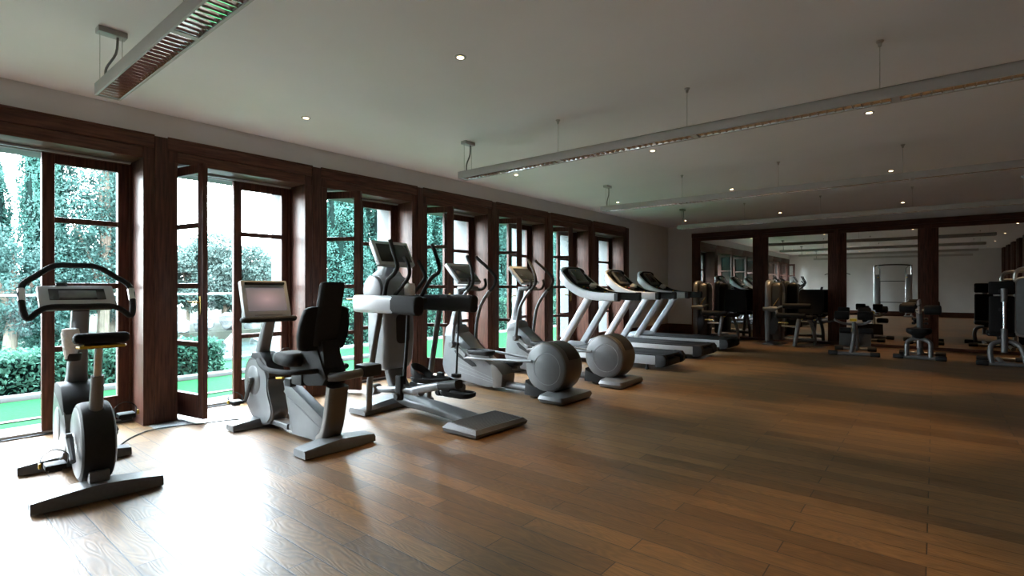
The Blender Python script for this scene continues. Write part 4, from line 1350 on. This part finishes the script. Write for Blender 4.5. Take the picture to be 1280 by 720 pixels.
m = MB(o); m.tube([(x + .11, y + .5, .05), (x + .11, y + .5, .47)], .035, 10, 1); m.build('seat_post', M['silver'], t)
m = MB(o); m.loft([[(x + .11 + a, y - .16 + b, z) for a, b in rrect(.26, .16, .05, 4)] for z in (.1, 1.5)]); m.build('shroud', M['card'], t)
# ------------------------------------------------------------------ the garden
struct('lawn', MB().span((-4.6, -8, -.2), (-.6, 34, -.03)), M['grass'], 'bright green lawn outside the garden doors', 'lawn')
m = MB()
m.span((-60, -40, -2.2), (-4.6, 70, -2.0))
struct('water', MB().span((-60, -40, -2.0), (-4.7, 70, -1.45)), M['water'], 'grey green inlet water beyond the garden', 'water')
m.bm.free()
struct('terrace_bank', MB().span((-5.6, -8, -2.2), (-4.6, 34, -.06)), M['earth'], 'earth bank at the far edge of the garden', 'bank')
struct('far_bank', MB().span((-7.2, 6.9, -2.2), (-5.0, 34, -.08)), M['earth'], 'earth ground under the cypress row', 'ground')
struct('near_bank', MB().span((-9.5, -8, -2.2), (-5.0, 3.35, -.08)), M['earth'], 'earth ground under the loose trees', 'ground')
struct('lawn_line', MB().span((-1.30, -8, -.032), (-1.22, 34, -.018)), M['stone'], 'thin pale line across the lawn', 'lawn edging')
struct('lawn_curb', MB().span((-2.62, -8, -.04), (-2.46, 6.0, .03), .01), M['stone'], 'pale curb between lawn and clipped hedge', 'curb')
struct('curb_beyond', MB().span((-4.2, 3.2, -.04), (-4.05, 34, .03), .01), M['stone'], 'pale curb at the far side of the lawn', 'curb')

def quads(P, Nn, s, jitter=1.):
    """leaf quads at points P with rough normals Nn; returns verts and faces"""
    n = len(P)
    a = rng.normal(size=(n, 3))
    t = np.cross(Nn + jitter * rng.normal(size=(n, 3)) * .6, a)
    t /= np.linalg.norm(t, axis=1)[:, None] + 1e-9
    b = np.cross(t, Nn + jitter * rng.normal(size=(n, 3)))
    b /= np.linalg.norm(b, axis=1)[:, None] + 1e-9
    sz = (s * rng.uniform(.6, 1.35, n))[:, None]
    t, b = t * sz, b * sz * .62
    V = np.stack([P - t, P + b * .9, P + t, P - b * .9], 1).reshape(-1, 3)
    return V

def leaf_mesh(name, V, mat):
    n = len(V) // 4
    me = bpy.data.meshes.new(name)
    me.vertices.add(len(V))
    me.vertices.foreach_set('co', np.asarray(V, 'f').ravel())
    me.loops.add(4 * n)
    me.loops.foreach_set('vertex_index', np.arange(4 * n, dtype='i'))
    me.polygons.add(n)
    me.polygons.foreach_set('loop_start', np.arange(0, 4 * n, 4, dtype='i'))
    me.update(calc_edges=True)
    me.materials.append(mat)
    return me

def leaf_obj(name, me, parent):
    o = bpy.data.objects.new(name, me)
    COL.objects.link(o)
    o.parent = parent
    return o

def cypress_mesh(h, r, n, seed):
    g = np.random.default_rng(seed)
    z = g.uniform(0, 1, n) ** .85
    a = g.uniform(0, 2 * PI, n)
    prof = np.minimum(1, z * 6 + .55) * np.clip((1 - z), 0, 1) ** .42
    lump = 1 + .16 * np.sin(3 * a + 9 * z) + .12 * np.sin(7 * a - 17 * z) + .10 * np.sin(5 * a + 31 * z)
    rr = r * prof * lump * g.uniform(.80, 1.05, n)
    P = np.stack([rr * np.cos(a), rr * np.sin(a), .15 + z * (h - .15)], 1)
    Nn = np.stack([np.cos(a), np.sin(a), .35 * np.ones(n)], 1)
    return quads(P, Nn, .031)

def core_mesh(h, r):
    m = MB()
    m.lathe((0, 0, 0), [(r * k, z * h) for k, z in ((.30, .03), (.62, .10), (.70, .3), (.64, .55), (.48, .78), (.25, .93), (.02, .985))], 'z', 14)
    return m

CY = [leaf_mesh('cypress_leaves', cypress_mesh(6.6, .62, 42000, s), M['leafA']) for s in (1, 2, 3)]
def cypress(x, y, k, sc, label):
    t = thing('cypress_tree', label, 'tree', (x, y, -.06), random.uniform(0, 6), 'cypress trees in the row outside')
    t.scale = (sc[0], sc[0], sc[1])
    leaf_obj('foliage', CY[k % 3], t)
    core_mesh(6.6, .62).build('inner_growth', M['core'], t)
    MB().lathe((0, 0, 0), [(.11, -.1), (.09, .9)], 'z', 10).build('trunk', M['bark'], t)
ys = [7.55, 8.75, 9.95, 11.1, 12.3, 13.5, 14.8, 16.1, 17.5, 18.9, 20.4, 22.0]
PLC = ['standing first beyond the inlet gap', 'second from the inlet gap', 'third from the inlet gap', 'fourth from the inlet gap', 'fifth from the inlet gap', 'sixth from the inlet gap',
       'seventh from the inlet gap', 'eighth from the inlet gap', 'ninth from the inlet gap', 'tenth from the inlet gap', 'eleventh from the inlet gap', 'last at the far end of the row']
for i, y in enumerate(ys):
    cypress(-5.9 + random.uniform(-.3, .3), y, i, (random.uniform(1.0, 1.22), random.uniform(.9, 1.12)), 'dense green cypress ' + PLC[i])
ys2 = [8.2, 9.9, 11.8, 13.9, 16.2, 18.8]
for i, y in enumerate(ys2):
    cypress(-6.75, y, i + 1, (1.15, 1.0), 'dense green cypress in the rear line, ' + ['first', 'second', 'third', 'fourth', 'fifth', 'last'][i] + ' from the inlet gap')
cypress(-6.3, 1.86, 0, (.62, .92), 'slim dark cypress beyond the clipped hedge by the upright bike')
cypress(-8.2, 1.35, 1, (.75, .62), 'shorter cypress at the picture edge beyond the upright bike')

def blob_mesh(blobs, n, s, seed, fill=.55):
    """loose foliage: leaves inside and over a set of ellipsoids (cx,cy,cz,rx,ry,rz)"""
    g = np.random.default_rng(seed)
    vol = np.array([b[3] * b[4] * b[5] for b in blobs]) ** .66
    vol /= vol.sum()
    Ps, Ns = [], []
    for b, f in zip(blobs, vol):
        k = int(n * f)
        d = g.normal(size=(k, 3))
        d /= np.linalg.norm(d, axis=1)[:, None]
        r = g.uniform(fill, 1, k) ** .6
        lump = 1 + .18 * np.sin(6 * d[:, 0] + seed) * np.sin(5 * d[:, 1] + 2 * seed) + .12 * np.sin(11 * d[:, 2] + seed)
        Ps.append(np.array(b[:3]) + d * (r * lump)[:, None] * np.array(b[3:]))
        Ns.append(d)
    return quads(np.concatenate(Ps), np.concatenate(Ns), s)

# loose trees seen through the door behind the upright bike
def loose_tree(loc, blobs, n, s, seed, label, mat, trunk=True, group=None, name='shrub_tree'):
    t = thing(name, label, 'tree', loc, 0, group)
    leaf_obj('foliage', leaf_mesh('loose_leaves', blob_mesh(blobs, n, s, seed), mat), t)
    if trunk:
        zt = max(b[2] for b in blobs)
        m = MB()
        m.tube([(0, 0, -.3), (.05, .04, zt * .3), (-.03, .10, zt * .6), (.02, .05, zt)], .08, 8, 5, radii=[.10, .085, .06, .02])
        for b in blobs[:5]:
            m.tube([(0, .05, max(.3, b[2] * .45)), (b[0] * .5, b[1] * .5, b[2] * .8), (b[0], b[1], b[2])], .04, 6, 4, radii=[.05, .035, .012])
        m.build('trunk', M['bark'], t)
    return t

loose_tree((-6.2, 2.62, -.06), [(0, 0, 3.3, .62, .62, .9), (.1, -.45, 2.5, .55, .50, .7), (-.1, .45, 2.6, .55, .45, .8), (0, -.25, 1.5, .5, .55, .6), (0, .4, 1.6, .5, .5, .6), (.05, -.1, 4.2, .45, .45, .7), (0, .35, 4.0, .4, .4, .6)],
           30000, .028, 11, 'loose leafy tree with white sky gaps behind the right pane by the upright bike', M['leafB'])
loose_tree((-7.4, 3.05, -.06), [(0, -.2, 2.0, .6, .5, .9), (0, .2, 3.2, .6, .45, .9), (0, 0, 4.3, .5, .4, .8), (0, .1, 1.1, .6, .5, .5)],
           24000, .028, 12, 'loose leafy tree standing right of the first, beyond the clipped hedge', M['leafB'])
loose_tree((-5.9, 1.35, -.06), [(0, 0, 1.3, .5, .55, .7), (0, .35, .9, .5, .4, .5), (.1, -.3, 1.9, .4, .4, .5), (0, .6, 1.7, .35, .4, .5)],
           14000, .027, 13, 'low leafy shrub tree at the left picture edge behind the clipped hedge', M['leafB'])

# clipped hedges
def hedge(x0, y0, x1, y1, h, n, seed, label, mat='leafC'):
    g = np.random.default_rng(seed)
    t = thing('clipped_hedge', label, 'hedge', ((x0 + x1) / 2, (y0 + y1) / 2, -.05), 0)
    dx, dy = x1 - x0, y1 - y0
    A = np.array([dy * h, dy * h, dx * h, dx * h, dx * dy * 1.2])
    A = A / A.sum()
    P, Nn = [], []
    for f, k in enumerate((n * A).astype(int)):
        u, v = g.uniform(-.5, .5, k), g.uniform(0, 1, k)
        if f < 2:
            s = -1 if f == 0 else 1
            p = np.stack([np.full(k, s * dx / 2), u * dy, v * h], 1); q = np.tile((s, 0, .2), (k, 1))
        elif f < 4:
            s = -1 if f == 2 else 1
            p = np.stack([u * dx, np.full(k, s * dy / 2), v * h], 1); q = np.tile((0, s, .2), (k, 1))
        else:
            p = np.stack([u * dx, (v - .5) * dy, np.full(k, h)], 1); q = np.tile((0, 0, 1.), (k, 1))
        p = p + g.normal(size=p.shape) * .028
        P.append(p); Nn.append(q.astype(float))
    leaf_obj('foliage', leaf_mesh('hedge_leaves', quads(np.concatenate(P), np.concatenate(Nn), .027), M[mat]), t)
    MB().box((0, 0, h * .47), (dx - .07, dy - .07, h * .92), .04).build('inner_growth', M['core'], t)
    return t
hedge(-3.35, -2.6, -2.72, 1.42, .50, 15000, 21, 'low clipped hedge along the lawn left of the upright bike')
hedge(-3.35, 1.46, -2.72, 3.30, .50, 10000, 22, 'low clipped hedge ending beside the open leaf between the bikes')
hedge(-5.0, 6.4, -4.35, 20, .95, 36000, 23, 'long clipped hedge in front of the cypress row')

# glass balustrade at the garden edge
t = thing('glass_balustrade', 'frameless glass balustrade with thin top rail beyond the hedge', 'balustrade', (-4.0, -2.5, -.04))
o = (-4.0, -2.5, -.04)
for i in range(6):
    MB(o).span((-4.006, -2.5 + i * 1.42, -.02), (-3.994, -2.5 + i * 1.42 + 1.40, 1.14)).build('glass_panel', M['rail_glass'], t)
MB(o).span((-4.02, -2.5, 1.14), (-3.98, 6.0, 1.165), .004).build('top_rail', M['pale_silver'], t)

# far shore of the inlet: pale rocks, each its own, and pines above
def rock(x, y, z, s, seed, label):
    bm = bmesh.new()
    bmesh.ops.create_icosphere(bm, subdivisions=4, radius=1)
    r = random.Random(seed)
    ax = [(Vector((r.uniform(-1, 1), r.uniform(-1, 1), r.uniform(-1, 1))).normalized(), r.uniform(.40, .82)) for _ in range(22)]
    for v in bm.verts:
        p = v.co.copy()
        for n, d in ax:
            e = p.dot(n) - d
            if e > 0:
                p -= n * e * .92
        p *= 1 + .09 * math.sin(9 * p.x + seed) * math.sin(8 * p.y) + .03 * math.sin(15 * p.z)
        v.co = Vector((p.x * s[0], p.y * s[1], p.z * s[2]))
    me = bpy.data.meshes.new('shore_rock')
    bm.to_mesh(me)
    bm.free()
    me.materials.append(M['rock'])
    ob = bpy.data.objects.new('shore_rock', me)
    COL.objects.link(ob)
    ob.location = (x, y, z)
    ob.rotation_euler = (0, 0, r.uniform(0, 6))
    tag(ob, label, 'rock', 'pale rocks along the far shore')
AL = ['a stone first', 'a stone second', 'third', 'fourth', 'fifth', 'sixth', 'seventh', 'eighth', 'ninth', 'tenth', 'eleventh', 'twelfth']
AL[0], AL[1] = 'first', 'second'
for i in range(12):
    y = 7.4 + i * 1.12
    rock(-20.2 + random.uniform(-.2, .2), y, -1.42 + random.uniform(-.05, .1), (.62, .55 + random.uniform(0, .06), .55 + random.uniform(-.1, .15)), 31 + i, 'pale boulder in the lower line by the water, %s from the left' % AL[i])
for i in range(12):
    y = 7.9 + i * 1.14
    rock(-21.9 + random.uniform(-.2, .2), y, -.50 + random.uniform(-.12, .1), (.66, .57 + random.uniform(0, .06), .66 + random.uniform(-.1, .2)), 51 + i, 'pale boulder in the upper line under the pines, %s from the left' % AL[i])
struct('far_shore', MB().span((-60, -40, -2.2), (-21.3, 70, -.85)), M['earth'], 'rising ground on the far shore of the inlet', 'ground')
def pine(x, y, h, seed, label):
    g = random.Random(seed)
    bl = [(g.uniform(-.9, .9), g.uniform(-1.0, 1.0), h * g.uniform(.28, .95), g.uniform(.7, 1.2), g.uniform(.7, 1.2), g.uniform(.45, .8)) for _ in range(13)]
    loose_tree((x, y, -.6), bl, 20000, .075, seed, label, M['leafP'], True, 'pines on the far shore', 'pine_tree')
pine(-24.5, 10.3, 4.2, 41, 'tall pine on the far shore left of the door stile')
pine(-24.0, 11.9, 4.4, 46, 'tall pine on the far shore right of the door stile')
pine(-25, 8.0, 3.4, 42, 'low pine on the far shore at its left end')
pine(-24.5, 14.0, 4.0, 43, 'tall pine above the reclined bike display')
pine(-25.5, 16.2, 4.3, 44, 'pine at the right end of the far shore view')
pine(-27, 13.0, 3.6, 45, 'pine set back behind the two middle pines')
pine(-25.5, 5.4, 3.4, 47, 'low pine far left, beyond the loose garden trees')
pine(-27.0, 18.6, 4.6, 48, 'pine farthest right, toward the cypress row')

# ------------------------------------------------------------------ sky and camera
W = bpy.data.worlds.new('World')
SC.world = W
W.use_nodes = True
nt = W.node_tree
nt.nodes.clear()
wo = nt.nodes.new('ShaderNodeOutputWorld')
bg = nt.nodes.new('ShaderNodeBackground')
tc = nt.nodes.new('ShaderNodeTexCoord')
sx = nt.nodes.new('ShaderNodeSeparateXYZ')
rp = nt.nodes.new('ShaderNodeValToRGB')
# overcast sky: dimmer towards the horizon, brightest overhead
rp.color_ramp.elements[0].position = .0
rp.color_ramp.elements[0].color = (.46, .485, .50, 1)
rp.color_ramp.elements[1].position = .85
rp.color_ramp.elements[1].color = (1.0, 1.17, 1.36, 1)
e = rp.color_ramp.elements.new(.30)
e.color = (.66, .74, .80, 1)
nt.links.new(tc.outputs['Generated'], sx.inputs[0])
nt.links.new(sx.outputs['Z'], rp.inputs[0])
nt.links.new(rp.outputs[0], bg.inputs[0])
bg.inputs[1].default_value = SKY
nt.links.new(bg.outputs[0], wo.inputs[0])

# daylight portals in the door openings guide sampling of the sky; they give off nothing themselves
for k in range(8):
    a, b = PIL[k] + PH, PIL[k + 1] - PH
    L = bpy.data.lights.new('door_daylight', 'AREA')
    L.shape = 'RECTANGLE'
    L.size = b - a
    L.size_y = 2.4
    L.cycles.is_portal = True
    lo = bpy.data.objects.new('door_daylight', L)
    COL.objects.link(lo)
    lo.location = (-.80, (a + b) / 2, 1.22)
    lo.rotation_euler = (PI / 2, 0, -PI / 2)

cam = bpy.data.cameras.new('camera')
cam.sensor_width = 36
cam.lens = 650 / 1280 * 36
cam.clip_start = .05
cam.clip_end = 300
co = bpy.data.objects.new('camera', cam)
COL.objects.link(co)
co.location = (5.56, 0, 1.25)
co.rotation_euler = (PI / 2, 0, .6827)
SC.camera = co
SC.view_settings.view_transform = 'Standard'
SC.view_settings.look = 'None'
SC.view_settings.gamma = 1
SC.view_settings.use_curve_mapping = False
SC.view_settings.exposure = EXPO
SC.cycles.use_denoising = True
SC.cycles.max_bounces = 10
SC.cycles.transparent_max_bounces = 24
SC.cycles.sample_clamp_indirect = 25
